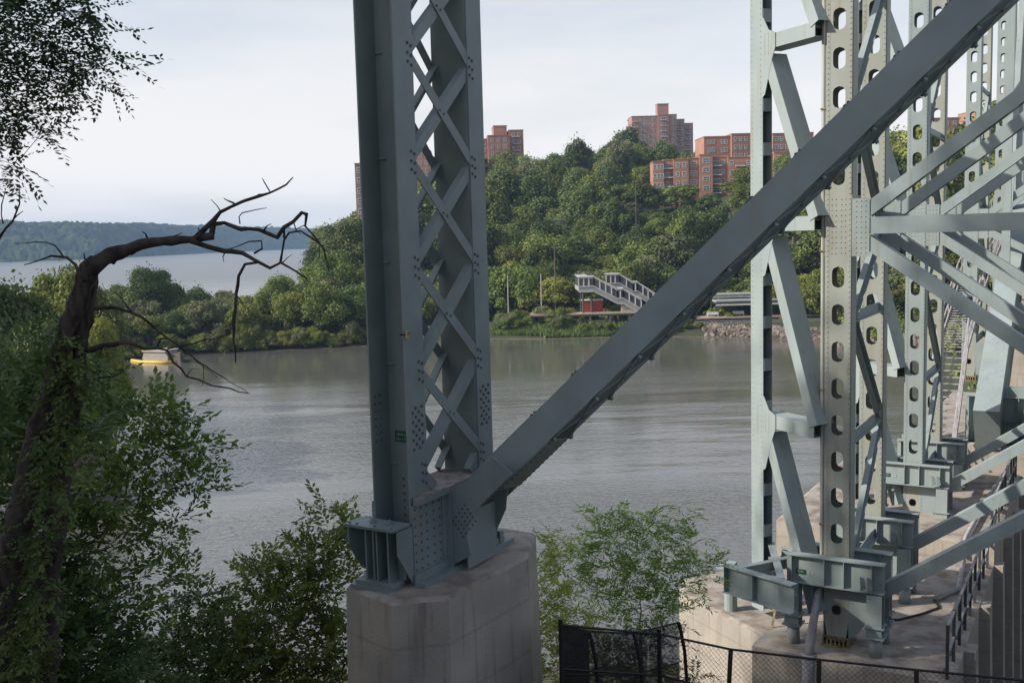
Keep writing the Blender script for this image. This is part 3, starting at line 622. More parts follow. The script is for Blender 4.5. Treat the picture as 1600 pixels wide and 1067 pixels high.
for i, (px, py0, py1, Y, lab) in enumerate([(866, 380, 478, sY+14, 'tall thin wooden utility pole left of the stair bridge'), (845, 428, 476, sY+6, 'short white utility pole left of the tall one'),
        (993, 283, 312, 300, 'pale pole among the trees below the brick houses'), (793, 430, 462, sY+12, 'thin pale pole right of the lattice column')]):
    a = at(px, py0, Y); zb = float(hillz(np.array(a.x), np.array(a.y)))-.3
    t = empty('utility_pole', (a.x, a.y, zb), 0, lab, 'pole'); b = MB(); b.tube([(0, 0, 0), (0, 0, a.z-zb)], [.17, .10], 7); b.build('pole', M['far_bark'] if i in (0, 2) else M['cream'], t)
    if i in (0, 2): b = MB(); b.box(-.9, .9, -.06, .06, a.z-zb-.9, a.z-zb-.75); b.build('crossarm', M['far_bark'] if i in (0, 2) else M['white'], t)

# ------------------------------------------------------------------ old block with yellow float
p = atz(243, 567, 0)
t = empty('mooring_block', (p.x, p.y, 0), R(-20), 'weathered stone mooring block standing in the water by the spit', 'pier')
b = MB(); b.prism([(-2.5, -1), (2.4, -1), (2.6, 1.1), (1.9, 1.9), (-2.3, 1.9), (-2.7, .9)], (0, 3.2, 0), X_, Z_, 3.2); b.build('block', M['concrete'], t)
b = MB(); b.box(-2.6, 2.3, -.2, 3.4, 1.902, 2.2); b.build('cap', M['cream'], t)
b = MB(); b.box(2.65, 4.4, .6, 1.0, -1, 1.5); b.box(2.9, 5.4, 1.0, 1.3, .9, 1.2); b.box(4.4, 4.8, .5, 1.2, -1, 1.9); b.build('timber', M['far_bark'], t)
p2 = [atz(px, py, .12) for px, py in [(206, 563), (222, 566), (240, 566), (255, 567), (272, 566), (281, 560), (287, 553)]]
b = MB(); b.tube(p2, [.28, .34, .34, .34, .3, .22, .16], 8); meta(b.build('floating_boom', M['yellow'], smooth=True), 'yellow floating boom curled around the stone block', 'boom')

exec_marker = None
# ------------------------------------------------------------------ LEFT COLUMN (lattice)
CO = at(646, 914, 13.0); ZB = CO.z; WA, WB = 2.08, .60
CT = 12.0
colw = empty('lattice_column', CO, ANG, 'shaded grey-green riveted lattice column with diagonal brace on concrete plinth', 'column')
def sheet(b, x0, x1, y0, y1, z0, z1): b.box(x0, x1, y0, y1, z0, z1)
SH = 1.13   # shelf height
def flanges():
    for (y0, y1, web) in [(0, .41, .40), (WA-.38, WA, WA-.39)]:
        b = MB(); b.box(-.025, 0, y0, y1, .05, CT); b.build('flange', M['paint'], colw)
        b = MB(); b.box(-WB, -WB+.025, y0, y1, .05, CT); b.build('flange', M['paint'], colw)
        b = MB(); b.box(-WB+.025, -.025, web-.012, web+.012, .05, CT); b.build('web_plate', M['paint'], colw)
flanges()
z_node0 = (20-.36)-ZB; PER = 1.352
rv = MB()
def lattice(xo, side):
    k0 = -3; z = z_node0
    nodes = [z_node0+PER*k for k in range(-3, 7)]
    for i in range(len(nodes)-1):
        za, zb = nodes[i], nodes[i+1]
        for up in (0, 1):
            e_ = .30 if side > 0 else .415; p = V3((0, e_, zb if up else za)); q = V3((0, WA-e_+.03, za if up else zb)); x = xo - side*(.012 if up else .030)
            if min(za, zb) < SH+.05:    # cut at the shelf
                lo, hi = (p, q) if p.z < q.z else (q, p)
                if hi.z < SH+.1: continue
                f = (SH+.05-lo.z)/(hi.z-lo.z)
                if f > 0: lo2 = lo.lerp(hi, f); p, q = lo2, hi
            p = V3((x, p.y, p.z)); q = V3((x, q.y, q.z))
            b = MB(); b.bar(p, q, .145, .014, (0, 1, 0))
            if not up:   # these bars are angles: a second leg turned inwards
                d = (q-p).normalized(); nn = V3((1, 0, 0)).cross(d).normalized()
                if nn.z < 0: nn = -nn
                off = nn*.066; b.bar(p+off+V3((-side*.055, 0, 0)), q+off+V3((-side*.055, 0, 0)), .1, .012, (1, 0, 0))
            b.build('lattice_bar', M['paint'], colw)
        mz = (za+zb)/2
        if side > 0 and mz > SH:
            for dy, dz in ((-.045, .02), (.045, -.02)): rv.rivet((xo-.004, WA/2+dy, mz+dz), X_, .019)
    if side > 0:
        for z in nodes:
            for yb in (.27, WA-.24):
                for dy, dz in [(-.035, .12), (.035, .09), (-.035, .0), (.04, -.03), (-.035, -.11), (.04, -.15)]:
                    if z+dz > SH+.1: rv.rivet((0, yb+dy+(.06 if yb < 1 else -.06), z+dz), X_, .024)
lattice(0, 1); lattice(-WB, -1)
# splice rivets above the shelf on both flanges (dense groups)
for yb, zc in ((.22, 2.0), (WA-.19, 2.05)):
    for i in range(4):
        for j in range(5): rv.rivet((0, yb-.10+i*.068, zc-.22+j*.12+(.06 if i % 2 else 0)), X_, .026)
for j in range(7):
    for i in range(2): rv.rivet((-WB+.025, .08+i*.1, 1.85+j*.1), X_, .019)
for k in range(120):
    z = .1+k*.1
    if z < CT and (z < SH+.2): rv.rivet((-.38, .385, z), -Y_, .017)
    if z < 1.2: rv.rivet((-.1, .385, z), -Y_, .017)
# shelf
b = MB(); b.prism([(-WB+.03, .43), (-.03, .43), (.03, .02), (.10, .02), (.10, WA+.02), (-WB+.03, WA-.43)], (0, 0, SH), X_, Y_, .028); b.build('shelf_plate', M['dusty'], colw)
b = MB(); b.box(.026, .10, .02, WA+.02, SH-.07, SH-.002); b.build('shelf_angle', M['paint'], colw)
# shoe: side plates
YG = .76
b = MB(); b.prism([(-.0, 0), (YG, 0), (YG, SH-.075), (0, SH-.075)], (.004, 0, 0), Y_, Z_, .03); b.build('shoe_plate', M['paint'], colw)
b = MB(); b.prism([(-.0, 0), (2.2, 0), (2.2, .25), (1.9, SH-.075), (0, SH-.075)], (-WB-.034, 0, 0), Y_, Z_, .03); b.build('shoe_plate', M['paint'], colw)
for (x, h) in ((.034, 1),):
    for yy in (.04, .17, .3, .46, .6, .72):
        for k in range(9):
            z = .08+k*.115
            if yy > 1.55 and z > .35: continue
            rv.rivet((x, yy, z), X_, .0175)
b = MB(); b.box(.036, .14, YG-.015, YG-.001, .03, SH-.08); b.box(.036, .05, YG-.11, YG-.017, .03, SH-.08); b.build('angle_iron', M['paint'], colw)
# gusset plates carrying the brace (across the bridge)
def onplane(px, py, y0):
    d = ray(px, py); cl = W2L((0, 0, CAMZ), CO); dl = W2L(V3(CO)+d, CO); t_ = (y0-cl.y)/dl.y; q = cl+dl*t_; return (q.x, q.z)
g1 = [(.036, .02)] + [onplane(px, py, YG) for px, py in [(735, 868), (727, 826), (752, 787), (800, 740), (770, 716), (745, 742)]] + [(.036, SH-.03)]
b = MB(); b.prism(g1, (0, YG+.034, 0), X_, Z_, .022); b.build('gusset_plate', M['paint'], colw)
g2 = [(.036, .02)] + [onplane(px, py, YG+.78) for px, py in [(765, 858), (771, 838), (790, 795), (792, 768), (800, 735)]] + [(.036, SH+.1)]
b = MB(); b.prism(g2, (0, YG+.80, 0), X_, Z_, .022); b.build('gusset_plate', M['paint'], colw)
b = MB(); b.prism([(0, .03), (.74, .03), (.74, .8), (0, .8)], (.33, YG+.04, 0), Y_, Z_, .02); b.build('diaphragm', M['paint'], colw)
for i in range(5):
    for j in range(5):
        rv.rivet((.14+i*.05+j*.04, YG+.012, .58+i*.06-j*.05+.1), -Y_, .017)
for k in range(9): rv.rivet((.09, YG+.012, .1+k*.11), -Y_, .0165)
# base plate strips
b = MB(); b.box(.036, .20, -.02, 2.28, -.02, .045); b.build('base_plate', M['paint'], colw)
b = MB(); b.box(-WB-.2, -WB-.036, -.02, 2.28, -.02, .045); b.build('base_plate', M['paint'], colw)
b = MB(); b.box(.036, .07, -.02, 2.2, .046, .15); b.build('base_angle', M['paint'], colw)
b = MB(); b.box(.1, .14, 1.75, 2.1, .046, .12); b.box(.1, .16, 1.95, 2.0, .046, .22); b.build('anchor_bolt', M['paint'], colw)
# anchor bracket on the near side
ZT = .80
b = MB(); b.box(-.80, .0, -.40, -.02, ZT, ZT+.035); b.build('anchor_top_plate', M['paint'], colw)
b = MB(); b.box(-.68, -.10, -.34, -.02, .03, .085); b.box(-.74, -.12, -.38, -.02, -.02, .028); b.build('anchor_base_plate', M['paint'], colw)
for x in (-.56, -.38, -.2):
    b = MB(); b.box(x, x+.025, -.27, -.02, .087, ZT-.002); b.build('stiffener', M['paint'], colw)
b = MB(); b.prism([(-.02, 0.12), (-.02, ZT-.01), (-.35, ZT-.01), (-.35, .56), (-.22, .34)], (-.78, 0, 0), Y_, Z_, .03); b.build('bracket_plate', M['paint'], colw)
b = MB(); b.prism([(.0, .0), (.0, ZT-.01), (-.33, ZT-.01), (-.33, .48), (-.10, .14)], (.0, 0, 0), Y_, Z_, .02); b.build('bracket_plate', M['paint'], colw)
b = MB(); b.box(-.55, -.05, -.08, -.02, .087, ZT-.01); b.build('anchor_web', M['paint'], colw)
for x, y in ((-.47, -.2), (-.2, -.2)):
    b = MB(); b.tube([(x, y, ZT+.035), (x, y, ZT+.065)], .048, 6); b.tube([(x, y, ZT+.065), (x, y, ZT+.10)], .024, 8); b.tube([(x, y, .085), (x, y, ZT)], .022, 8); b.build('anchor_bolt', M['paint'], colw)
for x in (-.74, -.62, -.33, -.06): rv.rivet((x, -.34, ZT+.035), Z_, .022)
# green number plate and brass hook
def text(par, body, size, loc, rot, m, extr=.001):
    c = bpy.data.curves.new('lettering', 'FONT'); c.body = body; c.size = size; c.extrude = extr; c.align_x = 'CENTER'; c.align_y = 'CENTER'; c.materials.append(m)
    tmp = bpy.data.objects.new('tmp', c); me = bpy.data.meshes.new_from_object(tmp); bpy.data.objects.remove(tmp); me.name = 'lettering'
    o = bpy.data.objects.new('lettering', me); C.objects.link(o); o.parent = par; o.location = loc; o.rotation_euler = rot; return o
sgn = MB(); sgn.box(-.49, -.28, -.004, .004, -.075, .075)
zs = at(620, 687, 13.3).z - ZB
o = sgn.build('number_plate', M['sign'], colw); o.location = (0, .38, zs)
text(o, 'HHB 6', .055, (-.385, -.006, .025), (R(90), 0, 0), M['sign_text']); text(o, 'No 1 P', .055, (-.385, -.006, -.035), (R(90), 0, 0), M['sign_text'])
b = MB(); zk = at(632, 523, 13.0).z-ZB
b.tube([(-.06, -.005, zk), (0.02, .0, zk)], .012, 6); b.build('hook_pin', M['dark_metal'], colw)
b = MB(); b.tube([V3((.03, .05+.045*math.cos(a), zk+.045*math.sin(a))) for a in [i*math.pi*1.6/9 for i in range(10)]], .009, 6); b.tube([(.03, -.01, zk-.05), (.03, .06, zk-.055)], .009, 6); b.tube([(.03, 0, zk-.05), (.03, .01, zk+.05)], .009, 6)
b.build('hook', M['brass'], colw)

# diagonal brace ------------------------------------------------
Ud = V3((math.sin(R(30.4)), math.cos(R(30.4)), 0))
S0 = V3(CO) + Ud*YG + V3((math.cos(R(30.4)), -math.sin(R(30.4)), 0))*.04
yS = S0.y+.0
A0 = at(745, 766, yS); A1 = at(1590, -62, yS-1.55)
dv = (A1-A0); A2 = A0+dv*1.45
to = lambda p: W2L(p, CO)
a0, a2 = to(A0), to(A2); ax = (a2-a0).normalized(); uL = (Y_ - ax*Y_.dot(ax)).normalized(); nup = uL.cross(ax).normalized()
if nup.z < 0: nup = -nup
BW, BD = .405, .76
def brace():
    Ltot = (a2-a0).length
    for d_, nm in ((0, 'brace_plate'), (BD, 'brace_plate')):
        b = MB(); b.bar(a0+uL*d_ - ax*(.25 if d_ else .08), a2+uL*d_, BW, .022, nup); b.build(nm, M['paint'], colw)
        for sgn_ in (1, -1):   # turned-in flange angles
            s_ = 1 if d_ == 0 else -1
            b = MB(); b.bar(a0+ax*.3+uL*(d_+s_*.06)+nup*sgn_*(BW/2-.008), a2+uL*(d_+s_*.06)+nup*sgn_*(BW/2-.008), .096, .014, uL); b.build('brace_flange', M['paint'], colw)
    PL = .79; n = int((Ltot-1.3)/PL)
    # end tie plate on the underside
    b = MB(); b.bar(a0+ax*.25+uL*BD/2-nup*(BW/2+.008), a0+ax*1.25+uL*BD/2-nup*(BW/2+.008), BD, .012, uL); b.build('tie_plate', M['paint'], colw)
    b = MB(); b.bar(a0+ax*.25+uL*BD/2+nup*(BW/2+.008), a0+ax*1.25+uL*BD/2+nup*(BW/2+.008), BD, .012, uL); b.build('tie_plate', M['paint'], colw)
    for k in range(11):
        for y in (.05, BD-.05): rv.rivet(a0+ax*(.3+k*.09)+uL*y-nup*(BW/2+.014), -nup, .02)
    for i in range(n):
        s0 = 1.3+i*PL
        for sd_ in (-1, 1):
            off = nup*sd_*(BW/2+.007)
            for k, (ya, yb) in enumerate([(.04, BD-.04), (BD-.04, .04)]):
                b = MB(); b.bar(a0+ax*s0+uL*ya+off*(1+.05*k), a0+ax*(s0+PL)+uL*yb+off*(1+.05*k), .06, .010, uL.cross(nup)); b.build('lacing_bar', M['paint'], colw)
        for y in (.04, BD-.04):
            for e in (-.03, .03):
                rv.rivet(a0+ax*(s0+e)+uL*y-nup*(BW/2+.014), -nup, .024)
                rv.rivet(a0+ax*(s0+e)+uL*y+nup*(BW/2+.014), nup, .024)
        rv.rivet(a0+ax*(s0+PL/2)+uL*BD/2-nup*(BW/2+.014), -nup, .028)
        # nut ends that stick out below at each node
        for y in (.045, BD-.045):
            b = MB(); q = a0+ax*s0+uL*y; b.tube([q-nup*(BW/2+.014), q-nup*(BW/2+.06)], .028, 6); b.build('bolt_end', M['paint'], colw)
brace()
rv.build('rivets', M['grimy'], colw, kind='stuff')

# plinth
def extrude_down(name, top, z1, z0, batter, m_side, m_top, label, cat, rim=.05, parent=None):
    n = len(top); cx = sum(p[0] for p in top)/n; cyy = sum(p[1] for p in top)/n
    t = empty(name, (cx, cyy, z0), 0, label, cat)
    def ring(k, z): return [((p[0]-cx)*k, (p[1]-cyy)*k, z-z0) for p in top]
    H = z1-z0; s = MB(); ro = ring(1+batter*H, z0); r1 = ring(1+batter*rim, z1-rim)
    s.add(ro+r1, [(i, (i+1) % n, n+(i+1) % n, n+i) for i in range(n)]+[tuple(range(n))[::-1]]); s.build('shaft', m_side, t)
    c = MB(); r2 = ring(1-.035, z1); c.add(r1+r2, [(i, (i+1) % n, n+(i+1) % n, n+i) for i in range(n)]+[tuple(range(n, 2*n))]); c.build('cap', m_top, t)
    return t
ZP = ZB-.02
pp = [atz(541, 914, ZP), atz(611, 940, ZP), atz(701, 931, ZP), atz(824, 868, ZP)]
pl = [W2L(p, CO) for p in pp]
pl += [V3((.25, 2.85, 0)), V3((-.95, 2.85, 0)), V3((-1.45, 2.4, 0))]
def L2W(p, o, a=ANG): c, s = math.cos(a), math.sin(a); return V3((o[0]+p[0]*c-p[1]*s, o[1]+p[0]*s+p[1]*c, o[2]+p[2]))
ptop = [L2W(p, CO) for p in pl]
extrude_down('concrete_plinth', ptop, ZP, 7.0, .018, M['concrete'], M['concrete_top'], 'tall faceted concrete plinth under the lattice column', 'plinth')

# ------------------------------------------------------------------ PALE BENTS on the right
ZPIER = CAMZ-8.9
P1 = atz(1286, 1004, ZPIER); P1.z = ZPIER
HJ = 8.9+.02   # joint height above the pier top
CWd, CDp = .55, .46
XV = V3((math.cos(ANG), math.sin(ANG), 0))
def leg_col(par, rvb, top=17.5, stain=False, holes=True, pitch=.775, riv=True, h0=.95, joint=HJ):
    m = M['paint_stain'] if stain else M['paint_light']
    # front and back perforated plates in runs between the solid joint zones
    for y, nm in ((0, 'perforated_plate'), (CDp, 'perforated_plate')):
        b = MB()
        for (za, zb) in ((2.0, joint-.62), (joint+.62, top)):
            b.perf((.03, y+.012, 0), X_, Z_, CWd-.06, za, zb, .25, .44, pitch, .02, 2.45 if za < 3 else joint+1.05)
        b.prism([(.0, joint-.62), (CWd, joint-.62), (CWd, joint+.62), (0, joint+.62)], (0, y+.012, 0), X_, Z_, .02)
        b.prism([(.03, 0.0), (CWd-.03, 0.0), (CWd-.03, 2.0), (.03, 2.0)], (0, y+.012, 0), X_, Z_, .02) if y else None
        b.build(nm, m, par)
    # foot: narrowing front plate with a round drain hole
    b = MB(); b.perf((.03, .012, 0), X_, Z_, CWd-.06, .48, 1.08, .2, .22, .6, .02, .78); b.prism([(.03, 1.08), (CWd-.03, 1.08), (CWd-.03, 2.0), (.03, 2.0)], (0, .012, 0), X_, Z_, .02)
    b.prism([(.10, .10), (CWd-.08, .10), (CWd-.03, .48), (.03, .48)], (0, .012, 0), X_, Z_, .02); b.build('foot_plate', M['paint_stain'], par)
    for x in (0, CWd-.02):
        b = MB(); b.box(x, x+.02, .012, CDp-.012, .12, top); b.build('side_plate', m, par)
    b = MB(); b.box(.02, .09, -.012, -.004, .5, top); b.box(CWd-.09, CWd-.02, -.012, -.004, .5, top); b.build('corner_angle', m, par)
    # toothed bearing under the foot
    b = MB(); b.box(-.02, CWd+.02, -.12, CDp+.1, 0, .03); b.box(.0, CWd, -.02, .0, .16, .2)
    for k in range(7): x = .0+k*(CWd-.03)/6; b.box(x, x+.03, -.10, .30, .031, .16)
    b.build('bearing', M['rust'], par)
    if riv:
        for x in (.055, CWd-.055): rvb.rivets((x, -.012, .5), (x, -.012, top), .105, -Y_, .016)
        for zz in np.arange(joint-.55, joint+.6, .11):
            for x in (.14, .22, .33, .41): rvb.rivet((x, -.008, zz), -Y_, .016)
        for zz in np.arange(1.25, 2.0, .09):
            for x in (.15, .23, .32, .40): rvb.rivet((x, -.008, zz+(.045 if x in (.23, .40) else 0)), -Y_, .016)
def ibeam(par, p, q, h, wd=.22, m=None, stiff=(), name='base_beam', ends=True):
    """horizontal I beam from p to q (top flange at p.z), web in the middle"""
    p, q = V3(p), V3(q); d = (q-p).normalized(); s_ = Z_.cross(d); m = m or M['paint_light']; up = Z_
    b = MB(); b.bar(p-up*.012, q-up*.012, wd, .024, s_); b.bar(p-up*(h-.012), q-up*(h-.012), wd, .024, s_); b.bar(p-up*h/2, q-up*h/2, h-.05, .016, up)
    Ln = (q-p).length
    o = b.build(name, m, par)
    for f in stiff:
        c = p+d*Ln*f - up*h/2
        for e in (-1, 1): k = MB(); k.bar(c-up*(h/2-.026)+s_*e*(wd/4+.003), c+up*(h/2-.026)+s_*e*(wd/4+.003), wd/2-.012, .014, s_); k.build('stiffener', m, o)
    return o
def post(par, x, y, ztop, hz=.42, m=None):
    """H section stub above a round pipe leg"""
    m = m or M['paint_light']; b = MB()
    b.box(x-.15, x+.15, y-.16, y-.14, hz+.04, ztop); b.box(x-.15, x+.15, y+.14, y+.16, hz+.04, ztop); b.box(x-.01, x+.01, y-.14, y+.14, hz+.04, ztop); b.box(x-.16, x-.145, y-.14, y+.14, hz+.04, ztop)
    b.box(x-.2, x+.2, y-.2, y+.2, hz+.22, hz+.245); b.box(x-.2, x+.2, y-.2, y+.2, hz+.0, hz+.03)
    b.build('jacking_post', m, par); c = MB(); c.tube([(x, y, -.02), (x, y, hz)], .135, 14); c.build('pipe_leg', M['paint_light'], par, smooth=True)
def perf_bar(par, p, q, wd, m, holes=True):
    p, q = V3(p), V3(q); d = (q-p).normalized(); n = int((q-p).length/.55)
    side = d.cross(X_).normalized(); b = MB(); b.perf(p-side*wd/2, side, d, wd, 0, (q-p).length, wd*.38, .26, .62, .018, .4)
    b.bar(p+X_*.06-side*wd/2, q+X_*.06-side*wd/2, .12, .012, X_); b.bar(p+X_*.06+side*wd/2, q+X_*.06+side*wd/2, .12, .012, X_)
    return b.build('perforated_brace', m, par)
def box_brace(par, p, q, wd, dep, m, name='cross_brace', up=None, flat=-Y_):
    """open built-up member lying in the plane across the bridge: two plates tied by bars"""
    p, q = V3(p), V3(q); d = (q-p).normalized(); s_ = d.cross(Y_).normalized(); b = MB()
    b.bar(p, q, wd, .02, s_); b.bar(p+Y_*dep, q+Y_*dep, wd, .02, s_)
    b.bar(p+s_*(wd/2-.01)+Y_*dep/2, q+s_*(wd/2-.01)+Y_*dep/2, dep-.02, .014, Y_)
    L_ = (q-p).length; n = int(L_/.9)
    for i in range(n): c = p+d*(L_*(i+.5)/n)-s_*(wd/2-.01)+Y_*dep/2; b.bar(c-d*.12, c+d*.12, dep-.02, .01, Y_)
    return b.build(name, m, par)
SPAN = 11.4
def bent(s, label, stain=False, level=0, joint=HJ, foot=0.0, riv=True, second=3.5, top=17.5, wing=True, beams=True):
    o = P1 + Ud*s + Z_*foot; J = joint-foot
    t = empty('steel_bent', o, ANG, label, 'bridge tower', 'pale steel bents of the bridge'); rvb = MB()
    leg_col(t, rvb, top-foot, stain, riv=riv, joint=J)
    # companion column further along and bracing between
    t2 = MB(Matrix.Translation((0, second, 0)))
    c2 = empty('rear_column', (0, second, 0)); c2.parent = t; rr_ = MB()
    leg_col(c2, rr_, top-foot, True, riv=False, joint=J); 
    if riv:
        rr_.rivets((.055, -.012, .5), (.055, -.012, top-foot), .13, -Y_, .016); rr_.rivets((CWd-.055, -.012, .5), (CWd-.055, -.012, top-foot), .13, -Y_, .016); rr_.build('rivets', M['paint_light'], c2, kind='stuff')
    zs_ = [1.6, 4.4, 7.0, J, J+2.7, J+5.4]
    for i, z in enumerate(zs_):
        b = MB(); b.box(CWd-.14, CWd-.02, CDp, second, z-.1, z-.08); b.box(CWd-.14, CWd-.12, CDp, second, z-.1, z+.12); b.build('side_strut', M['paint_light'], t)
        if i < len(zs_)-1:
            za, zb = (zs_[i], zs_[i+1]) if i % 2 == 0 else (zs_[i+1], zs_[i])
            perf_bar(t, (CWd-.15, CDp-.05, za), (CWd-.15, second+.1, zb), .34, M['paint_light'])
    # members across the bridge to the far leg (out of view at the right)
    for y0 in (0.02, second+.02):
        mm = M['paint_light']
        e = box_brace(t, (CWd+.3, y0, J), (SPAN, y0, J), .34, .3, mm, 'strut')
        e = box_brace(t, (CWd+.25, y0, J+.28), (SPAN-.3, y0, J+.28+.74*(SPAN-CWd-.5)), .27, .3, mm)
        e = box_brace(t, (CWd+.25, y0, J-.3), (SPAN-.3, y0, max(.4, J-.3-.70*(SPAN-CWd-.5))), .27, .3, mm)
        e = box_brace(t, (CWd+.3, y0, 1.05), (SPAN-.3, y0, 1.05+.70*(SPAN-CWd-.5)), .27, .3, mm)
        g = MB(); g.prism([(CWd-.02, J-.62), (CWd+.34, J-.62), (CWd+.34, J+.55), (CWd-.02, J+.55)], (0, y0-.012, 0), X_, Z_, .016); g.build('gusset_plate', mm, t)
        g = MB(); g.prism([(CWd-.02, .25), (CWd+.12, .25), (CWd+.75, 1.2), (CWd+.6, 1.55), (CWd-.02, 1.55)], (0, y0-.012, 0), X_, Z_, .016); g.build('gusset_plate', mm, t)
        if riv and y0 < 1:
            for zz in np.arange(J-.55, J+.5, .105):
                for x in (.08, .17, .26): rvb.rivet((CWd+x, y0-.03, zz), -Y_, .015)
    if beams:
        for y0, full in ((-.22, True), (second-.22, True)):
            ibeam(t, (-.72, y0, 1.98), (1.30, y0, 1.98), .62, .24, None, (.06, .40, .60, .88), 'base_beam')
            post(t, -.58, y0, 1.34); post(t, 1.12, y0, 1.34)
            ibeam(t, (-.72, y0+.85, 1.98), (1.30, y0+.85, 1.98), .62, .24, None, (.06, .40, .60, .88), 'base_beam')
            post(t, 1.12, y0+.85, 1.34)
            for x in (.86, 1.0):  # notched lifting lugs
                b = MB(); b.prism([(0, 0), (.1, .06), (.06, .26), (-.02, .3)], (x-.0, y0-.16, 1.42), X_, Z_, .05); b.build('lug', M['paint'], t)
            for y1 in (y0+.02,): ibeam(t, (-.58, y1+.14, 1.95), (-.58, y1+.76, 1.95), .3, .14, None, (), 'tie_beam')
    rvb.build('rivets', M['paint_stain'] if stain else M['paint_light'], t, kind='stuff')
    return t
b1 = bent(0, 'nearest pale bent, yellow stained column with oval holes and open drain at foot', True)
b2 = bent(9.7, 'second pale bent, behind the nearest stained one')
b3 = bent(23, 'third pale bent, beside the steep catwalk', riv=False, foot=2.6, beams=False, top=34)
b4 = bent(35, 'fourth pale bent, thin against the sky at upper right', riv=False, foot=5.2, beams=False, top=34)
b5 = bent(47, 'farthest pale bent, last of the row at the right edge', riv=False, foot=6.5, beams=False, top=34)

# number plates on the two front base beams
for bt, x, txt in ((b1, -.42, 'N.W.'), (b2, -.42, 'N.W.')):
    b = MB(); b.box(-.1, .1, -.004, 0, -.05, .05); o = b.build('number_plate', M['sign'], bt); o.location = (x, -.239, 1.60)
    text(o, txt, .07, (0, -.006, 0), (R(90), 0, 0), M['sign_text']); text(o, 'L 4', .09, (.21, -.003, -.01), (R(90), 0, 0), M['white'])
# drain pipe on the nearest bent
b = MB(); b.tube([(-.045, .05, 18), (-.045, .05, 9), (-.045, .05, 1.45), (-.05, -.05, 1.30)], .045, 10); b.build('drain_pipe', M['paint_stain'], b1, smooth=True)
b = MB()
for z in (2.6, 5.5, 8.4, 11.3, 14.2): b.box(-.10, .02, -.01, .11, z, z+.03)
b.build('pipe_bracket', M['rust'], b1)
b = MB(); b.tube([(-.06, -.1, 1.30), (-.10, -.42, .62), (-.12, -.62, .2), (-.13, -.72, -.05)], [.075, .085, .10, .10], 12); b.tube([(-.13, -.72, -.01), (-.13, -.72, -.6), (-.13, -.72, -3)], .135, 12); b.tube([(-.13, -.72, -.06), (-.13, -.72, .0)], .16, 12)
b.build('drain_pipe', M['galv'], b1, smooth=True)

# wing truss at the left of the nearest bent ---------------------
def wing(bent_o, anchor_local, label_unused=None, riv=True):
    """leg and bracing running away-left from the bent's column; local frame x = towards the wing column, y = away to the right"""
    th = math.atan2(.90, -.42) - ANG
    T = Matrix.Translation(anchor_local) @ Matrix.Rotation(th, 4, 'Z')   # x axis -> wing direction; -y axis -> away-right ; +y towards left
    Lw, D = 1.50, .46; m = M['paint_light']; r_ = MB(T)
    # +y in this frame faces left (sunny); sunny plate at y=+D, hidden plate at y=0
    def P(poly, y, nm, mm=m, t=.018):
        b = MB(T); b.prism(poly, (0, y, 0), X_, Z_, t); return b.build(nm, mm, bent_o)
    top = 17.5
    zj = [.6, 4.65, 9.0, 12.9, 16.6]      # panel points
    DC = .24
    for y in (D, D-DC):
        P([(Lw, .2), (Lw+.42, .2), (Lw+.42, top), (Lw, top)], y, 'wing_column_plate')
    b = MB(T); b.box(Lw+.40, Lw+.42, D-DC+.001, D-.02, .2, top); b.build('wing_column_side', m, bent_o)
    for z in np.arange(1.0, top, .95):   # batten plates on the open inner side
        b = MB(T); b.box(Lw-.012, Lw-.002, D-DC, D-.02, z, z+.28); b.build('batten', m, bent_o)
    for i, z in enumerate(zj):
        if i == 0: continue
        h = .30
        for y in (D, 0):
            P([(-.12, z-h/2), (Lw, z-h/2), (Lw, z+h/2), (-.12, z+h/2)], y-.02, 'wing_strut')
        b = MB(T); b.box(-.12, Lw, .001, D-.03, z+h/2-.014, z+h/2); b.box(-.12, Lw, .001, D-.03, z-h/2, z-h/2+.014); b.build('wing_strut_flange', m, bent_o)
        # curved gusset at the wing column
        P([(Lw, z-1.15), (Lw-.08, z-1.1), (Lw-.30, z-.42), (Lw-.42, z-.15), (Lw-.42, z+.15), (Lw-.2, z+.25), (Lw-.05, z+.5), (Lw, z+.55)], D+.002, 'wing_gusset')
        if riv:
            for dz in np.arange(-.5, .4, .12):
                for dx in (.06, .18): r_.rivet((Lw-dx-.02, D+.0, z+dz*.5), Y_, .015)
    for i in range(len(zj)-1):
        za, zb = zj[i], zj[i+1]
        p, q = V3((Lw-.12, 0, zb-.3)), V3((-.12, 0, za+.1))
        for y in (D-.012, .01):
            b = MB(T); b.bar(p+Y_*y, q+Y_*y, .26, .018, X_); b.build('wing_brace', m, bent_o)
        d = (q-p).normalized(); s_ = d.cross(Y_)
        if s_.z < 0: s_ = -s_
        for e in (1, -1):
            b = MB(T); b.bar(p+Y_*(D/2)+s_*e*.125, q+Y_*(D/2)+s_*e*.125, D-.04, .012, Y_); b.build('wing_brace_web', m, bent_o)
    if riv:
        for x in (Lw+.06, Lw+.36): r_.rivets((x, D, .4), (x, D, top), .12, Y_, .015)
        r_.build('wing_rivets', m, bent_o, kind='stuff')
    # base frame of the wing
    ibT = T
wing(b1, V3((-.02, .25, 0)))
wing(b2, V3((-.02, .25, 0)), riv=False)
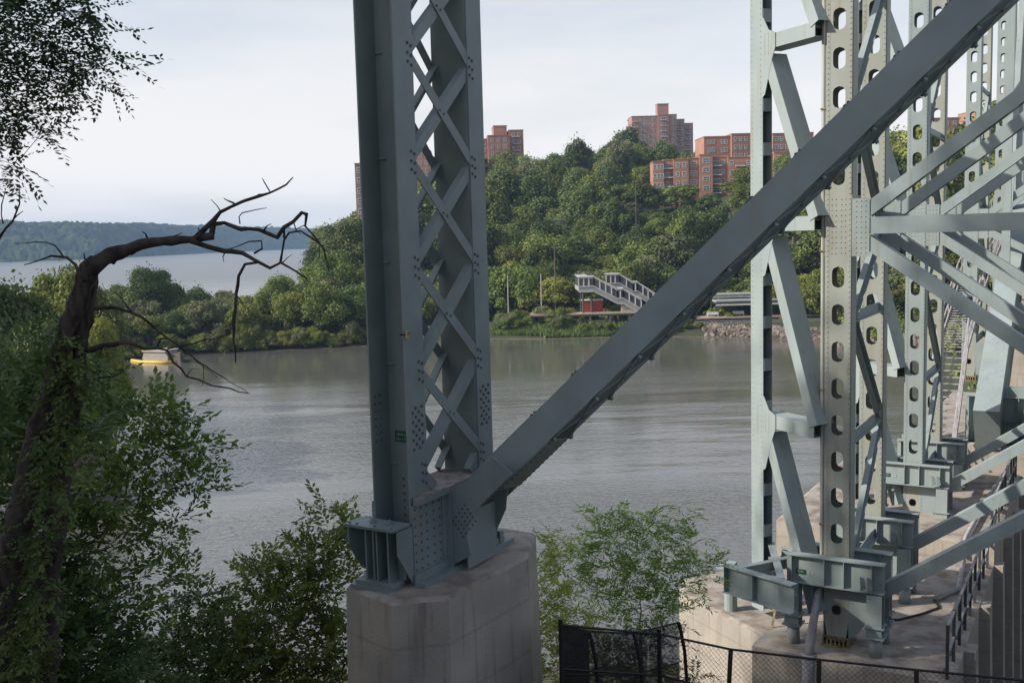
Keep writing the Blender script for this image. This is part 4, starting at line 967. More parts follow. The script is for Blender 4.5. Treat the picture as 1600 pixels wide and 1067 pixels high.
# skewed base beams under the wing of the nearest bent
tl = lambda px, py, z: W2L(atz(px, py, z), P1)
q0, q1 = atz(1133, 881, ZPIER+1.75), atz(1241, 913, ZPIER+1.75)
l0, l1 = W2L(q0, P1), W2L(q1, P1)
ibeam(b1, l0, l1, .6, .22, None, (.03, .45), 'wing_base_beam')
l2 = l0+(l1-l0)*.16; ibeam(b1, l2+V3((.12, .12, .002)), l2+V3((.95, 1.35, .002)), .22, .14, None, (), 'wing_tie_beam')
l3 = l0+(l1-l0)*.98; ibeam(b1, l3+V3((-.3, .25, .004)), l3+V3((-1.2, 2.6, .004)), .3, .16, None, (), 'wing_tie_beam')
ibeam(b1, l0+V3((.75, 1.7, .006)), l0+V3((2.4, 1.2, .006)), .22, .14, None, (), 'wing_tie_beam')
pp_ = W2L(atz(1142, 952, ZPIER), P1); c = MB(); c.tube([(pp_.x, pp_.y, 0), (pp_.x, pp_.y, .75)], .15, 14); c.box(pp_.x-.25, pp_.x+.25, pp_.y-.2, pp_.y+.2, .75, .78); c.box(pp_.x-.35, pp_.x+.15, pp_.y-.2, pp_.y+.2, 1.0, 1.03); c.box(pp_.x-.12, pp_.x+.12, pp_.y-.12, pp_.y+.12, .78, 1.15); c.build('pipe_leg', M['paint_light'], b1)
pw = W2L(atz(1192, 948, ZPIER), P1); b = MB()
for dx, dy in ((-.2, .3), (.15, .2), (.0, .6)): b.box(pw.x+dx-.08, pw.x+dx+.1, pw.y+dy-.1, pw.y+dy+.1, 0, 1.3)
b.build('wing_foot', M['paint'], b1)
# loose angle iron leaning under the wing beam
b = MB(); pa, pb = W2L(atz(1206, 980, ZPIER), P1), W2L(atz(1215, 945, ZPIER+.6), P1); b.bar(W2L(atz(1206, 980, ZPIER), P1), V3((pa.x+.15, pa.y+.3, 1.2)), .05, .02, X_); b.build('prop', M['rust'], b1)

# ------------------------------------------------------------------ concrete pier under the bents
def slab(name, polyL, z1, z0, label, cat='pier', rim=.04, o=P1):
    top = [L2W((x, y, 0), o) for x, y in polyL]; return extrude_down(name, top, z1, z0, 0.0, M['concrete'], M['concrete_top'], label, cat, rim)
fl = [W2L(atz(px, py, ZPIER), P1) for px, py in [(1061, 924), (1192, 992), (1175, 1006), (1480, 1064)]]
PRX = fl[3].x+.1
poly1 = [(fl[0].x, fl[0].y), (fl[1].x, fl[1].y), (fl[2].x, fl[2].y), (PRX, fl[3].y), (PRX, 7.2), (fl[0].x+2.6, 7.2), (fl[0].x-.3, 2.6)]
slab('concrete_pier', poly1, ZPIER, 2.0, 'sunlit beige concrete pier with skewed left wing under the nearest bent')
fw = W2L(atz(1213, 810, ZPIER+.5), P1)
poly2 = [(fw.x, fw.y), (fw.x+2.6, 7.25), (PRX, 7.25), (PRX, 16), (fw.x, 16)]
slab('concrete_pier', poly2, ZPIER+.5, 1.0, 'second concrete pier behind the first, one step higher')
slab('concrete_pier', [(-.9, 16.05), (PRX+.2, 16.05), (PRX+.2, 28), (-.9, 28)], ZPIER+1.4, 0.5, 'third concrete pier carrying the arch foot girder')
slab('concrete_pier', [(-.3, 34), (PRX-.6, 34), (PRX-.6, 52), (-.3, 52)], ZPIER+5.0, -2, 'farthest concrete pier beneath the last bents')
# buttresses on the shaded right side of the piers
for k in range(7):
    t = empty('pier_buttress', L2W((PRX, 1.0+k*2.9+(.4 if k > 1 else 0), 0), P1), ANG, 'shaded concrete buttress on the right flank of the piers, %s' % ['nearest', 'second', 'third', 'fourth', 'fifth', 'sixth', 'farthest'][k], 'buttress', 'pier buttresses')
    b = MB(); b.prism([(0, -.06), (.22, -.06), (.42, -9), (0, -9)], (0, .5, 0), X_, Z_, .5); b.build('shaft', M['concrete'], t)
# railing along pier edge
t = empty('pier_railing', L2W((PRX-.12, fl[3].y+.1, 0), P1), ANG, 'pinkish steel railing along the right edge of the pier', 'railing')
for z in (.5, 1.05):
    b = MB(); b.bar((0, 0, z), (0, 9.5, z), .06, .05, Z_); b.build('rail', M['galv'], t)
for k in range(11):
    b = MB(); b.box(-.03, .03, k*.94-.03+.03, k*.94+.03+.03, -.25, 1.08); b.build('railing_post', M['canopy_dark'], t)
b = MB()
for k in range(10): b.box(-.12, -.07, k*.94+.3, k*.94+.5, -.9, .02)
b.build('bracket', M['canopy_dark'], t)
t = empty('pier_railing', L2W((PRX-.1, 7.6, .5), P1), ANG, 'second length of pier railing, beyond the step', 'railing')
for z in (.5, 1.05):
    b = MB(); b.bar((0, 0, z), (0, 8, z), .06, .05, Z_); b.build('rail', M['galv'], t)
for k in range(9):
    b = MB(); b.box(-.03, .03, k*.98, k*.98+.06, -.02, 1.08); b.build('railing_post', M['canopy_dark'], t)
# pipe on the pier
b = MB(); b.tube([L2W(p, P1) for p in [(2.0, 6.9, .1), (2.15, 4.6, .08), (1.75, 3.6, .07)]], .06, 8); b.tube([L2W(p, P1) for p in [(2.0, 7.18, .1), (2.0, 7.2, .6), (2.1, 12, .62), (2.3, 15.9, .62)]], .06, 8)
meta(b.build('conduit', M['galv'], smooth=True), 'thin pinkish conduit lying along the pier top', 'pipe')
b = MB(); b.tube([L2W(p, P1) for p in [(1.75, 3.6, .05), (1.9, 3.2, .03), (1.6, 2.6, .03), (1.2, 2.0, .03), (.9, 1.9, .03)]], .025, 6)
meta(b.build('cable', M['dark_metal'], smooth=True), 'dark cable trailing over the pier from the conduit', 'cable')

# ------------------------------------------------------------------ arch rib, foot girder, catwalk
t = empty('arch_rib', L2W((1.3, 15.5, 0), P1), ANG, 'massive pale arch rib rising away over the river', 'bridge arch')
def archz(s): return 1.0 + 12.5*(1-(1-min(s, 60)/60)**2)*1.55
for x0 in (0, 1.5):
    for a in range(12):
        s0, s1 = a*5, a*5+5; b = MB(); b.bar((x0+.4, s0, archz(s0)+1.0), (x0+.4, s1, archz(s1)+1.0), .8, 1.7, X_); b.build('rib_segment', M['paint_light'], t)
for a in range(14):
    s0 = 1+a*4.2; b = MB(); b.box(.8, 1.5, s0, s0+.25, archz(s0)+.5, archz(s0)+1.7); b.build('rib_tie', M['paint_light'], t)
for a in range(9):   # lateral bracing across to the twin rib
    s0, s1 = a*5+1, a*5+6
    for (xa, ya, xb, yb) in ((1.95, s0, 9.6, s1), (9.6, s0, 1.95, s1), (1.95, s0, 9.6, s0)):
        b = MB(); b.bar((xa, ya, archz(ya)+1.3), (xb, yb, archz(yb)+1.3), .28, .24, Z_); b.build('lateral_brace', M['paint_light'], t)
for a in range(12):
    s0, s1 = a*5, a*5+5; b = MB(); b.bar((10, s0, archz(s0)+1.0), (10, s1, archz(s1)+1.0), .8, 1.7, X_); b.build('rib_segment', M['paint_light'], t)
for a in range(1, 8):
    s0 = a*6; b = MB(); b.box(.2, .5, s0, s0+.3, archz(s0)+1.8, 22); b.build('spandrel_post', M['paint_light'], t)
    b = MB(); b.bar((.35, s0, archz(s0)+2), (.35, s0+6, 20), .22, .2, X_); b.build('spandrel_brace', M['paint_light'], t)
t = empty('foot_girder', L2W((.9, 16.6, 1.4), P1), ANG, 'deep pale plate girder across the arch foot with ribs', 'girder')
b = MB(); b.box(0, 9.5, .0, .02, .0, 1.6); b.box(0, 9.5, -.25, .25, 1.6, 1.63); b.box(0, 9.5, -.25, .25, -.03, 0); b.build('web', M['paint_light'], t)
for k in range(6):
    b = MB(); b.box(.1+k*1.55, .13+k*1.55, -.23, -.001, 0, 1.59); b.build('stiffener', M['paint_light'], t)
t = empty('catwalk', L2W((-.35, 15.0, 0), P1), ANG, 'steep grated catwalk stair climbing the arch with pinkish handrails', 'stair')
pts = [(0, .3), (4.2, 4.3), (9.5, 6.2), (16, 7.8), (26, 9.6)]
for i in range(len(pts)-1):
    (s0, z0), (s1, z1) = pts[i], pts[i+1]
    for x in (-.02, 1.0):
        b = MB(); b.bar((x, s0, z0), (x, s1, z1), .2, .05, Z_); b.build('stringer', M['galv'], t)
        for dz in (.55, 1.05):
            b = MB(); b.bar((x, s0, z0+dz), (x, s1, z1+dz), .05, .05, Z_); b.build('handrail', M['galv'], t)
        n = max(2, int((s1-s0)/1.1))
        for k in range(n): ss = s0+(s1-s0)*k/n; zz = z0+(z1-z0)*k/n; b = MB(); b.bar((x, ss, zz), (x, ss, zz+1.05), .05, .04, Y_); b.build('rail_post', M['galv'], t)
    n = int((s1-s0)/.22)
    for k in range(n):
        f = (k+.5)/n; b = MB(); b.box(.03, .97, s0+(s1-s0)*f-.07, s0+(s1-s0)*f+.07, z0+(z1-z0)*f, z0+(z1-z0)*f+.03); b.build('tread', M['galv'], t)

# ------------------------------------------------------------------ chain-link fence with curved top
fpts = [(1598, 1062), (1432, 1046), (1280, 1030), (1142, 1014), (1030, 990), (876, 976)]
YF = [12.2, 12.6, 13.0, 13.5, 14.2, 13.4]
tops = [at(px, py, y) for (px, py), y in zip(fpts, YF)]
back = [at(920, 986, 15.4), at(1060, 972, 16.6)]
t = empty('chainlink_fence', (tops[2].x, tops[2].y, tops[2].z-2.4), 0, 'black chain-link fence with curved posts before the piers', 'fence'); O_ = t.location.copy()
ext = at(1800, 1082, 11.6)
path = [ext]+tops
for dz in (0, -.62, -1.25, -2.2):
    for a, c_ in zip(path[:-1], path[1:]):
        b = MB(); b.tube([a-O_+Z_*dz, c_-O_+Z_*dz], .018, 6); b.build('rail', M['dark_metal'], t)
for i, p in enumerate(path):
    b = MB(); d = (path[min(i+1, len(path)-1)]-path[max(i-1, 0)]); nrm = V3((-d.y, d.x, 0)).normalized()
    if nrm.y > 0: nrm = -nrm
    if i in (1, 2, 3, 4): pts_ = [p-O_, p-O_-Z_*.15+nrm*.03, p-O_-Z_*.4+nrm*.07, p-O_-Z_*.8+nrm*.09, p-O_-Z_*2.6+nrm*.10]
    else: pts_ = [p-O_+Z_*.08, p-O_-Z_*2.8]
    b.tube(pts_, .032, 8); b.build('fence_post', M['dark_metal'], t)
def mesh_wire(P, Q, h, parent, pitch=.06, th=.004):
    P, Q = V3(P), V3(Q); d = Q-P; L_ = d.length; d.normalize(); b = MB(); n = int((L_+h)/pitch)
    for i in range(n):
        u = i*pitch
        for sgn_ in (0, 1):
            u0, z0 = u, 0; u1, z1 = u-h, -h
            if u0 > L_: z0 = -(u0-L_); u0 = L_
            if u1 < 0: z1 = z1-u1; u1 = 0
            if sgn_: a, c_ = P+d*(L_-u0)+Z_*z0, P+d*(L_-u1)+Z_*z1
            else: a, c_ = P+d*u0+Z_*z0, P+d*u1+Z_*z1
            b.bar(a, c_, th, th, Z_)
    return b
for a, c_ in zip(path[:-1], path[1:]):
    near_corner = c_ == tops[5]
    mesh_wire(a-O_, c_-O_, 2.3, t, .035 if near_corner else .075, .0045 if near_corner else .0028).build('chain_link', M['wire'], t, kind='stuff')
b = MB()
t2 = empty('chainlink_fence', (back[0].x, back[0].y, back[0].z-2.5), 0, 'rear run of black mesh fence beneath the feathery tree', 'fence'); O2 = t2.location.copy()
bp = [tops[5]+V3((.02, .02, 0)), back[0], at(990, 989, 16), back[1]]
for dz in (0, -.7, -1.3):
    for a, c_ in zip(bp[:-1], bp[1:]): b = MB(); b.tube([a-O2+Z_*dz, c_-O2+Z_*dz], .016, 6); b.build('rail', M['dark_metal'], t2)
for p in bp[1:]:
    b = MB(); b.tube([p-O2, p-O2-Z_*.15+V3((.04, 0, 0)), p-O2-Z_*.5+V3((.10, 0, 0)), p-O2-Z_*1+V3((.13, 0, 0)), p-O2-Z_*3+V3((.14, 0, 0))], .03, 8); b.build('fence_post', M['dark_metal'], t2)
for a, c_ in zip(bp[:-1], bp[1:]): mesh_wire(a-O2, c_-O2, 2.3, t2, .04, .0045).build('chain_link', M['wire'], t2, kind='stuff')

# ------------------------------------------------------------------ near vegetation
def spray_template(seed, n, ll, lw, droop, pinnate=False):
    """unit twig along +x with leaves; returns verts (k,4,3)"""
    r = np.random.default_rng(seed); out = []
    for i in range(n):
        f = (i//2+1)/(n/2) if pinnate else (i+.5)/n
        sgn_ = 1 if i % 2 else -1
        base = np.array([f, 0, -droop*f*f]) ; ang = sgn_*(r.uniform(.9, 1.25) if pinnate else r.uniform(.5, 1.4))
        if i == n-1: ang = 0
        d = np.array([math.cos(ang), math.sin(ang), r.uniform(-.45, .1) if pinnate else r.uniform(-.7, .25)]); d /= np.linalg.norm(d)
        up = np.array([r.normal(0, .25), r.normal(0, .25), 1.]); s = np.cross(d, up); s /= np.linalg.norm(s)
        l = ll*r.uniform(.6, 1.3); w_ = lw*r.uniform(.8, 1.2)
        out.append([base, base+d*l*.5+s*w_/2, base+d*l, base+d*l*.5-s*w_/2])
    return np.array(out)
def stamp(temps, pos, dirs, scale, roll=None, r=rng):
    n = len(pos); pos = np.array(pos); D = np.array(dirs); D = D/np.linalg.norm(D, axis=1)[:, None]
    up = np.zeros((n, 3)); up[:, 2] = 1; up += r.normal(0, .25, (n, 3)); S = np.cross(up, D); S /= np.linalg.norm(S, axis=1)[:, None]; Uv = np.cross(D, S)
    Rm = np.stack([D, S, Uv], 2); sc = np.asarray(scale).reshape(-1, 1, 1, 1) if np.ndim(scale) else scale
    which = r.integers(0, len(temps), n); outs = []
    for k, T in enumerate(temps):
        m_ = which == k
        if not m_.any(): continue
        s_ = sc[m_] if np.ndim(scale) else sc
        q = np.einsum('nij,lvj->nlvi', Rm[m_], T)*s_ + pos[m_][:, None, None, :]
        outs.append(q.reshape(-1, 3))
    V = np.vstack(outs); return V, np.arange(len(V)).reshape(-1, 4)
TB = [spray_template(i, 12, .29, .15, .15) for i in range(5)]          # broad leaves
TP = [spray_template(20+i, 19, .34, .085, .55, True) for i in range(5)]   # drooping pinnate
TL = [spray_template(40+i, 17, .17, .085, .25, True) for i in range(5)]   # locust
def blob_foliage(blobs, dens, temps, slen, r=rng, updir=.25, flat=.75):
    """blobs: (px, py, rpx, Y). returns verts, faces"""
    P = []; D = []; S = []
    for (px, py, rp, Y) in blobs:
        c = np.array(at(px, py, Y)); R_ = rp*Y/FPX; n = int(dens*(R_/.5)**2)+4
        d = r.normal(size=(n, 3)); d /= np.linalg.norm(d, axis=1)[:, None]; rad = R_*r.random(n)**.45
        o = d*rad[:, None]; o[:, 2] *= flat; P.append(c+o)
        dd = d*np.array([1, 1, .5]) + r.normal(0, .35, (n, 3)); dd[:, 2] += updir; D.append(dd); S.append(slen*r.uniform(.7, 1.3, n))
    return stamp(temps, np.vstack(P), np.vstack(D), np.concatenate(S), r=r)
def branch_set(root, blobs, r0, m, parent, seed=0, name='branch', twigs=3):
    """limbs grow outwards: each clump of leaves hangs on the nearest wood already there"""
    r = random.Random(seed); b = MB(); root = V3(root)
    C_ = [(at(px, py, Y), rp*Y/FPX) for px, py, rp, Y in blobs]
    cen = sum((c for c, _ in C_), V3((0, 0, 0)))/len(C_); tip = root.lerp(cen, .55); tip.z = max(tip.z, root.z+.2)
    nodes = [(root.lerp(tip, f)+V3((r.uniform(-.02, .02), 0, 0)), r0*(1-.55*f)) for f in (0, .25, .5, .75, 1)]
    b.tube([p for p, _ in nodes], [q for _, q in nodes], 7)
    for c, R_ in sorted(C_, key=lambda q: (q[0]-root).length):
        best = min(nodes, key=lambda n: (n[0]-c).length + max(0, n[0].z-c.z+.05)*1.5 + .25*(n[0]-root).length*0)
        p0, rr0 = best; d = c-p0; L_ = d.length
        if L_ < .02: continue
        pts = [p0]; rad = [rr0*.62]
        for f in (.3, .6, 1):
            q = p0+d*f+V3((r.uniform(-.05, .05), r.uniform(-.05, .05), r.uniform(-.02, .05)-.05*math.sin(math.pi*f)))*L_*(0 if f == 1 else 1); pts.append(q); rad.append(max(rr0*(.6-.3*f), .0022))
        b.tube(pts, rad, 6); nodes += list(zip(pts[1:], rad[1:]))
        for k in range(twigs):
            e = c+V3((r.uniform(-1, 1), r.uniform(-1, 1), r.uniform(-.3, .9)))*R_*.9; s0 = pts[2].lerp(c, r.random()); b.tube([s0, (s0+e)/2+V3((0, 0, .02)), e], [rad[-1]*.7, rad[-1]*.5, .0015], 4)
    return b.build(name, m, parent, smooth=True)
def gz(x, y): return float(nearz(np.array(x), np.array(y)))
def plant(name, label, cat, base_px, Yb, blobs, dens, temps, slen, leaf_m, r0=.05, bark='bark', updir=.25, group=None, flat=.75):
    B = at(base_px[0], base_px[1], Yb); g = gz(B.x, B.y); t = empty(name, (B.x, B.y, g-.1), 0, label, cat, group); O = t.location.copy()
    V, F = blob_foliage(blobs, dens, temps, slen, updir=updir, flat=flat); V = V-np.array(O)
    link('foliage', np_mesh('foliage', V, F, M[leaf_m]), t)
    br = MB(); st = at(base_px[0], base_px[1], Yb)
    br.tube([V3((0, 0, 0)), (st-O)*.5+V3((.05, 0, 0)), st-O], [r0*1.6, r0*1.3, r0], 8); br.build('trunk', M[bark], t, smooth=True)
    bb = branch_set(st, blobs, r0*.6, M[bark], t, len(blobs)); bb.data.transform(Matrix.Translation(-O)); bb.data.update()
    return t
# tree with the bare limb ----------------------------------------
YT = 9.6
tt = empty('dead_limbed_tree', (at(-20, 1200, YT).x, YT, gz(at(-20, 1200, YT).x, YT)-.2), 0, 'leaning twin-trunked tree with a long bare limb reaching right', 'tree'); OT = tt.location.copy()
def limb(pts, Y=YT, n=7, name='limb', m='deadwood', wob=1.6, dy=0):
    r = random.Random(len(pts)*7+int(pts[0][0])); P = []; Rr = []
    for i in range(len(pts)-1):
        (x0, y0, a0_), (x1, y1, a1_) = pts[i], pts[i+1]; k = max(1, int(math.hypot(x1-x0, y1-y0)/14))
        for j in range(k):
            f = j/k; w_ = 0 if (i == 0 and j == 0) else wob
            tt_ = (i+f)/(len(pts)-1)
            P.append(at(x0+(x1-x0)*f+r.uniform(-w_, w_), y0+(y1-y0)*f+r.uniform(-w_, w_), Y+dy*tt_+r.uniform(-.02, .02)) - OT); Rr.append((a0_+(a1_-a0_)*f)*(.84 if m == 'deadwood' else .92)*Y/FPX*r.uniform(.82, 1.2))
    x, y, a_ = pts[-1]; P.append(at(x, y, Y+dy)-OT); Rr.append(a_*Y/FPX)
    b = MB(); b.tube(P, Rr, n); return b.build(name, M[m], tt, smooth=True)
limb([(-22, 1250, 28), (2, 930, 24), (28, 820, 22), (50, 717, 20), (80, 610, 18), (104, 520, 17), (124, 460, 17), (138, 420, 15), (150, 408, 12)], n=12, name='trunk', m='bark', wob=2)
limb([(66, 1250, 22), (76, 892, 19), (96, 750, 17), (116, 600, 15), (130, 500, 14), (143, 440, 11), (148, 410, 6)], YT+.12, n=12, name='trunk', m='bark', wob=2)
limb([(138, 425, 16), (160, 404, 14), (200, 389, 11), (240, 377, 9), (268, 378, 8.5), (300, 374, 7.5), (334, 369, 6)], n=9, dy=.2)
limb([(306, 372, 6), (322, 356, 5), (345, 332, 3.8), (380, 313, 3), (405, 308, 2.6), (435, 297, 2), (447, 290, 1.6), (458, 277, .8)], YT+.2)
limb([(330, 372, 5.5), (333, 350, 5), (350, 347, 4), (375, 357, 4), (405, 360, 3.8), (432, 370, 3.8), (443, 357, 3.5), (458, 345, 3), (472, 331, 3), (480, 336, 3.2)], YT+.2)
limb([(479, 335, 2.6), (476, 352, 1.8), (484, 362, 1.8), (496, 374, 1.6), (507, 390, 1.2), (514, 424, .6)], YT+.25)
limb([(298, 376, 6), (325, 384, 5), (350, 393, 4.6), (378, 394, 4), (402, 407, 3.6), (422, 420, 3), (440, 412, 2.4), (462, 424, 2), (480, 436, 1)], YT+.1)
limb([(402, 410, 3), (384, 412, 3), (374, 430, 3.2), (370, 460, 3), (366, 500, 3.2), (366, 530, 2), (368, 567, .9)], YT+.12)
limb([(438, 412, 2.4), (442, 395, 2.2), (445, 375, 2.2), (452, 364, 2), (470, 361, 1.8), (490, 373, 1.6), (505, 385, 1), (515, 420, .6)], YT+.2)
limb([(444, 372, 2), (444, 358, 1.6)], YT+.2)
limb([(397, 396, 2), (410, 388, 1.6), (408, 376, 1.4), (390, 378, 1.2), (356, 390, .6)], YT+.2)
limb([(366, 318, 1.8), (352, 312, 1), (350, 310, .7)], YT+.2); limb([(422, 300, 1.4), (414, 286, 1), (410, 279, .6)], YT+.2)
limb([(375, 350, 1.4), (372, 338, 1.2), (380, 334, 1), (405, 328, .8), (417, 325, .5)], YT+.2)
limb([(132, 440, 4), (118, 415, 2.6), (104, 402, 2.4), (82, 399, 2), (60, 408, 1.4), (38, 414, .8)], YT-.1); limb([(100, 402, 1.8), (88, 385, 1.6), (72, 378, 1.2), (24, 381, .6)], YT-.1)
limb([(136, 418, 3), (133, 400, 1.6), (131, 396, .8)])
limb([(146, 482, 4), (180, 480, 3), (205, 487, 2.8), (235, 505, 2.2), (262, 528, 1.6), (285, 545, 1), (340, 590, .5)], YT-.1)
limb([(205, 487, 1.6), (190, 465, 1), (178, 455, .5)], YT-.1)
limb([(132, 548, 6), (160, 540, 4.6), (195, 535, 4), (225, 544, 3.6), (246, 543, 3.2), (262, 548, 2.6), (272, 567, 2.4), (292, 587, 2), (330, 602, 1.6), (388, 614, .8)], YT-.15)
limb([(262, 545, 2), (285, 540, 1.6), (320, 532, 1.2), (362, 522, .8)], YT-.1); limb([(246, 542, 2), (250, 530, 1.8), (268, 528, 1), (275, 524, .6)], YT-.1)
limb([(285, 545, 1.6), (310, 565, 1.3), (350, 590, .9), (390, 615, .5)], YT-.1); limb([(318, 570, .8), (318, 592, .7), (316, 602, .4)], YT-.1)
limb([(120, 605, 3), (150, 592, 2), (175, 588, 1.4), (195, 580, .8)], YT-.1)
for q in [[(232, 378, 3), (226, 366, 1.6), (222, 362, .8)], [(262, 379, 2), (270, 368, 1.2), (285, 364, .6)], [(300, 376, 3), (312, 366, 2), (310, 356, 1)], [(196, 392, 4), (206, 398, 2.4), (212, 395, 1)], [(181, 402, 5), (176, 412, 3)],
          [(346, 332, 1.6), (338, 320, 1), (330, 312, .5)], [(392, 312, 1.2), (404, 304, .7), (416, 303, .4)], [(411, 362, 2), (418, 352, 1), (424, 350, .5)], [(458, 345, 1.4), (462, 358, .8), (470, 366, .5)], [(476, 352, 1.2), (466, 356, .7), (460, 362, .4)],
          [(368, 460, 1.6), (378, 470, .9), (384, 484, .4)], [(366, 500, 1.4), (358, 508, .8)], [(440, 412, 1.2), (448, 402, .8), (456, 398, .4)], [(462, 424, 1), (470, 420, .6), (486, 421, .4)], [(496, 374, 1), (508, 372, .6), (525, 384, .4), (543, 392, .3)], [(500, 380, 1), (498, 400, .6), (492, 412, .3)],
          [(160, 540, 2.4), (158, 552, 1.4), (150, 560, .6)], [(292, 587, 1), (300, 578, .6), (312, 576, .3)], [(240, 510, 1.2), (252, 506, .7), (266, 508, .4)], [(352, 393, 1.6), (349, 402, 1), (350, 410, .4)]]:
    limb(q, YT+.12)
limb([(0, 370, 3), (20, 345, 2), (32, 320, 1.2), (30, 290, .5)], YT+.1); limb([(10, 355, 1.6), (28, 338, 1), (36, 330, .5)], YT+.1); limb([(5, 350, 1.4), (2, 320, 1), (8, 300, .5)], YT+.1)
limb([(-40, 420, 4), (-5, 378, 3), (0, 370, 3)], YT+.1)
# leafy ivy and sprouts on the trunks
P = []; D = []
for k in range(260):
    f = rng.random()**1.3; px = 20+f*100+rng.normal(0, 14) + (rng.random() < .5)*25*(1-f); py = 1060-f*520+rng.normal(0, 12)
    q = at(px, py, YT-rng.uniform(.1, .35)); P.append(np.array(q)); D.append(rng.normal(size=3)*np.array([1, 1, .5])+np.array([0, -.5, -.1]))
V, F = stamp(TB, P, D, .24*rng.uniform(.7, 1.2, 260)); link('ivy', np_mesh('ivy', V-np.array(OT), F, M['leaf_dark']), tt)
V, F = blob_foliage([(60, 590, 35, YT), (160, 580, 25, YT-.1), (60, 680, 30, YT-.3), (150, 660, 30, YT+.2), (40, 540, 35, YT-.1)], 80, TB, .26)
link('sprouts', np_mesh('sprouts', V-np.array(OT), F, M['leaf_dark']), tt)
# leafy bush tree in front of the water
plant('maple_tree', 'leafy spreading tree reaching over the water from the left', 'tree', (60, 900), 13.2,
      [(205, 632, 38, 13), (165, 618, 34, 12.6), (235, 655, 48, 13), (285, 668, 34, 13.2), (312, 700, 24, 13.2), (328, 722, 18, 13.2), (255, 700, 48, 13), (195, 690, 52, 12.7), (290, 745, 36, 13), (240, 760, 46, 12.8), (320, 760, 20, 13),
       (180, 770, 60, 12.5), (225, 825, 46, 12.6), (262, 842, 30, 12.8), (275, 815, 20, 12.8), (160, 860, 60, 12.2), (230, 900, 44, 12.6), (285, 905, 28, 12.9), (180, 940, 55, 12.2), (110, 780, 50, 12), (120, 690, 50, 12)],
      58, TB, .32, 'leaf_near', .045)
plant('shrub', 'dense dark green undergrowth filling the lower left corner', 'shrub', (40, 1150), 12.6,
      [(10, 590, 60, 14.5), (60, 620, 50, 14.5), (130, 610, 30, 14), (20, 680, 90, 13.5), (85, 690, 60, 13.5), (10, 800, 90, 12.5), (70, 840, 80, 12), (10, 930, 100, 11.5), (90, 960, 80, 11.5), (150, 1020, 80, 11.8), (40, 1050, 100, 11), (200, 1060, 50, 12.2), (120, 1090, 80, 11)],
      115, TB, .32, 'leaf_dark', .06)
plant('shrub', 'bushy green shrub with upright sprigs left of the concrete plinth', 'shrub', (450, 1120), 15.6,
      [(400, 905, 40, 15.8), (440, 880, 42, 15.8), (490, 865, 38, 15.8), (535, 850, 40, 16), (560, 880, 34, 16.5), (505, 800, 20, 15.8), (512, 825, 22, 15.8), (545, 815, 22, 16), (420, 950, 60, 15.4), (480, 930, 60, 15.4), (520, 930, 50, 15.4), (380, 1010, 70, 15), (450, 1010, 75, 15), (515, 1010, 50, 15), (330, 1000, 44, 15), (300, 1040, 60, 14.8), (400, 1080, 90, 14.5), (500, 1080, 70, 14.6), (340, 960, 30, 15.2), (255, 1010, 40, 15), (230, 1060, 50, 14.8)],
      66, TB, .34, 'leaf_near', .04)
plant('shrub', 'small low shrub at bottom between undergrowth and plinth bush', 'shrub', (300, 1150), 14,
      [(290, 950, 30, 14.6), (270, 1000, 40, 14.4), (320, 940, 26, 14.6), (250, 1060, 50, 14), (330, 1060, 60, 14), (210, 1020, 30, 14.2)], 70, TB, .32, 'leaf_dark', .035)
# sumac type trees right of the plinth
plant('feathery_tree', 'light green feathery young tree rising over the rear mesh fence', 'tree', (1000, 985), 18.0,
      [(1010, 880, 34, 18), (970, 850, 32, 18), (950, 830, 28, 18), (1020, 840, 34, 18), (1060, 812, 16, 18), (1048, 835, 20, 18), (1062, 793, 10, 18), (1000, 815, 22, 18), (970, 806, 16, 18), (940, 800, 12, 18), (930, 850, 26, 18), (905, 870, 26, 18), (888, 878, 18, 18), (945, 885, 34, 18), (985, 895, 30, 18), (1030, 905, 32, 18),
       (1075, 860, 22, 18), (1090, 845, 14, 18), (1085, 880, 24, 18), (1110, 890, 16, 18), (1100, 905, 20, 18), (1060, 925, 24, 18), (1020, 945, 36, 18), (970, 935, 32, 18), (930, 930, 30, 18), (1045, 965, 26, 18), (960, 970, 28, 18), (900, 905, 20, 18), (1000, 905, 28, 18)],
      52, TP, .30, 'leaf_sumac', .026, updir=.35)
plant('feathery_tree', 'lower feathery tree tucked against the right side of the plinth', 'tree', (880, 1060), 16.6,
      [(845, 862, 24, 16.5), (838, 880, 26, 16.5), (865, 850, 16, 16.5), (880, 845, 8, 16.5), (855, 920, 36, 16.5), (845, 960, 36, 16.5), (880, 940, 34, 16.8), (895, 975, 30, 17), (850, 1010, 40, 16.5), (900, 1010, 30, 17), (860, 1050, 40, 16.4), (835, 1000, 30, 16.2)],
      65, TP, .30, 'leaf_sumac', .03, updir=.3)
plant('shrub', 'dark weeds growing behind the mesh fence', 'shrub', (960, 1150), 17.4, [(950, 1020, 40, 17.4), (1000, 1030, 44, 17.4), (1040, 1010, 30, 17.4), (930, 1060, 50, 17), (1010, 1070, 50, 17), (1090, 1050, 14, 17.5), (1080, 1065, 20, 17.5)], 60, TP, .28, 'leaf_dark', .03)
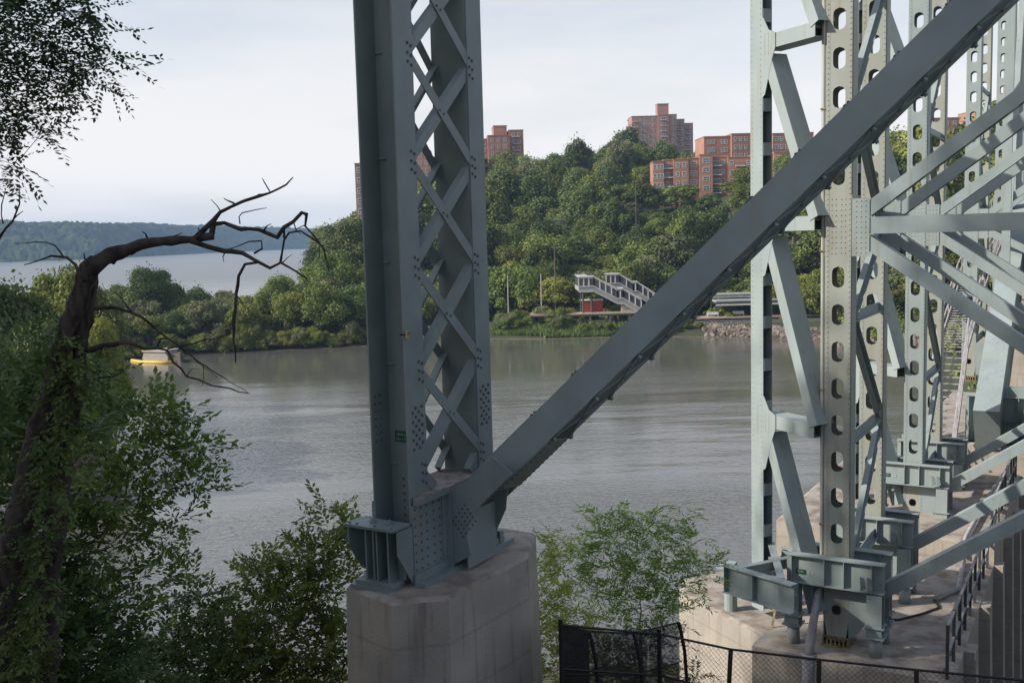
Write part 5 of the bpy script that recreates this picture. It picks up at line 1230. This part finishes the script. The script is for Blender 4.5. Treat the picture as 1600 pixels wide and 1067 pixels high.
# locust crown at top left: trunk stands out of frame at the left
lt = empty('locust_tree', (-6.4, 6.6, gz(-6.4, 6.6)-.2), 0, 'dark feathery locust boughs hanging in at the top left corner', 'tree'); OL = lt.location.copy()
b = MB(); b.tube([(0, 0, 0), (.1, .1, 4), (0, 0, 7), (.2, .3, 11)], [.3, .25, .2, .08], 12); b.build('trunk', M['bark'], lt, smooth=True)
YL = 7.4
lb_ = [(20, 40, 62, YL), (70, 30, 52, YL), (110, 20, 42, YL), (30, 100, 60, YL), (85, 85, 52, YL), (120, 60, 40, YL), (140, 22, 26, YL), (60, 130, 40, YL), (105, 110, 34, YL), (150, 100, 24, YL), (172, 92, 13, YL), (160, 120, 16, YL), (125, 130, 16, YL), (20, 150, 44, YL), (50, 180, 26, YL), (30, 200, 24, YL), (68, 205, 10, YL), (75, 178, 12, YL), (5, 195, 24, YL), (8, 262, 12, YL), (20, 256, 9, YL), (5, 280, 8, YL),
       (-40, 60, 90, YL), (-60, 160, 90, YL), (-100, 0, 110, YL), (20, -40, 90, YL), (-160, 100, 110, YL), (100, -50, 60, YL), (-80, 240, 60, YL)]
V, F = blob_foliage(lb_, 120, TL, .26, updir=-.25); link('foliage', np_mesh('foliage', V-np.array(OL), F, M['leaf_locust']), lt)
bb = branch_set(V3((OL.x, OL.y, OL.z+7)), lb_[::2], .03, M['bark'], lt, 3); bb.data.transform(Matrix.Translation(-OL)); bb.data.update()
# forest trees that stand behind and left of the camera (their shade falls on the lattice column)
for i, (x, y, rad, h, lab) in enumerate([(-15.5, 9.6, 5.0, 30, 'tall shade tree left of the view'), (-20, 4.0, 6.5, 33, 'tall shade tree behind left shoulder'), (-24, 10.5, 6.0, 36, 'tallest woodland tree farther left')]):
    g = gz(x, y); far_tree(x, y, g-.3, rad, 0, lab, None, me=crown_fine['leaf_dark'], sz=h/(rad*2.05), name='woodland_tree')

# ------------------------------------------------------------------ haze
b = MB(); b.box(-3600, 3600, -70, 4000, -8, 125)
hz = b.build('haze', M['white'], kind='stuff'); hm = bpy.data.materials.new('haze'); hm.use_nodes = True; t_ = hm.node_tree; t_.nodes.clear()
pv = N(t_, 'ShaderNodeVolumePrincipled'); pv.inputs['Density'].default_value = .00015; pv.inputs['Color'].default_value = (.46, .68, 1, 1); oo = N(t_, 'ShaderNodeOutputMaterial'); t_.links.new(pv.outputs[0], oo.inputs['Volume'])
hz.data.materials.clear(); hz.data.materials.append(hm)
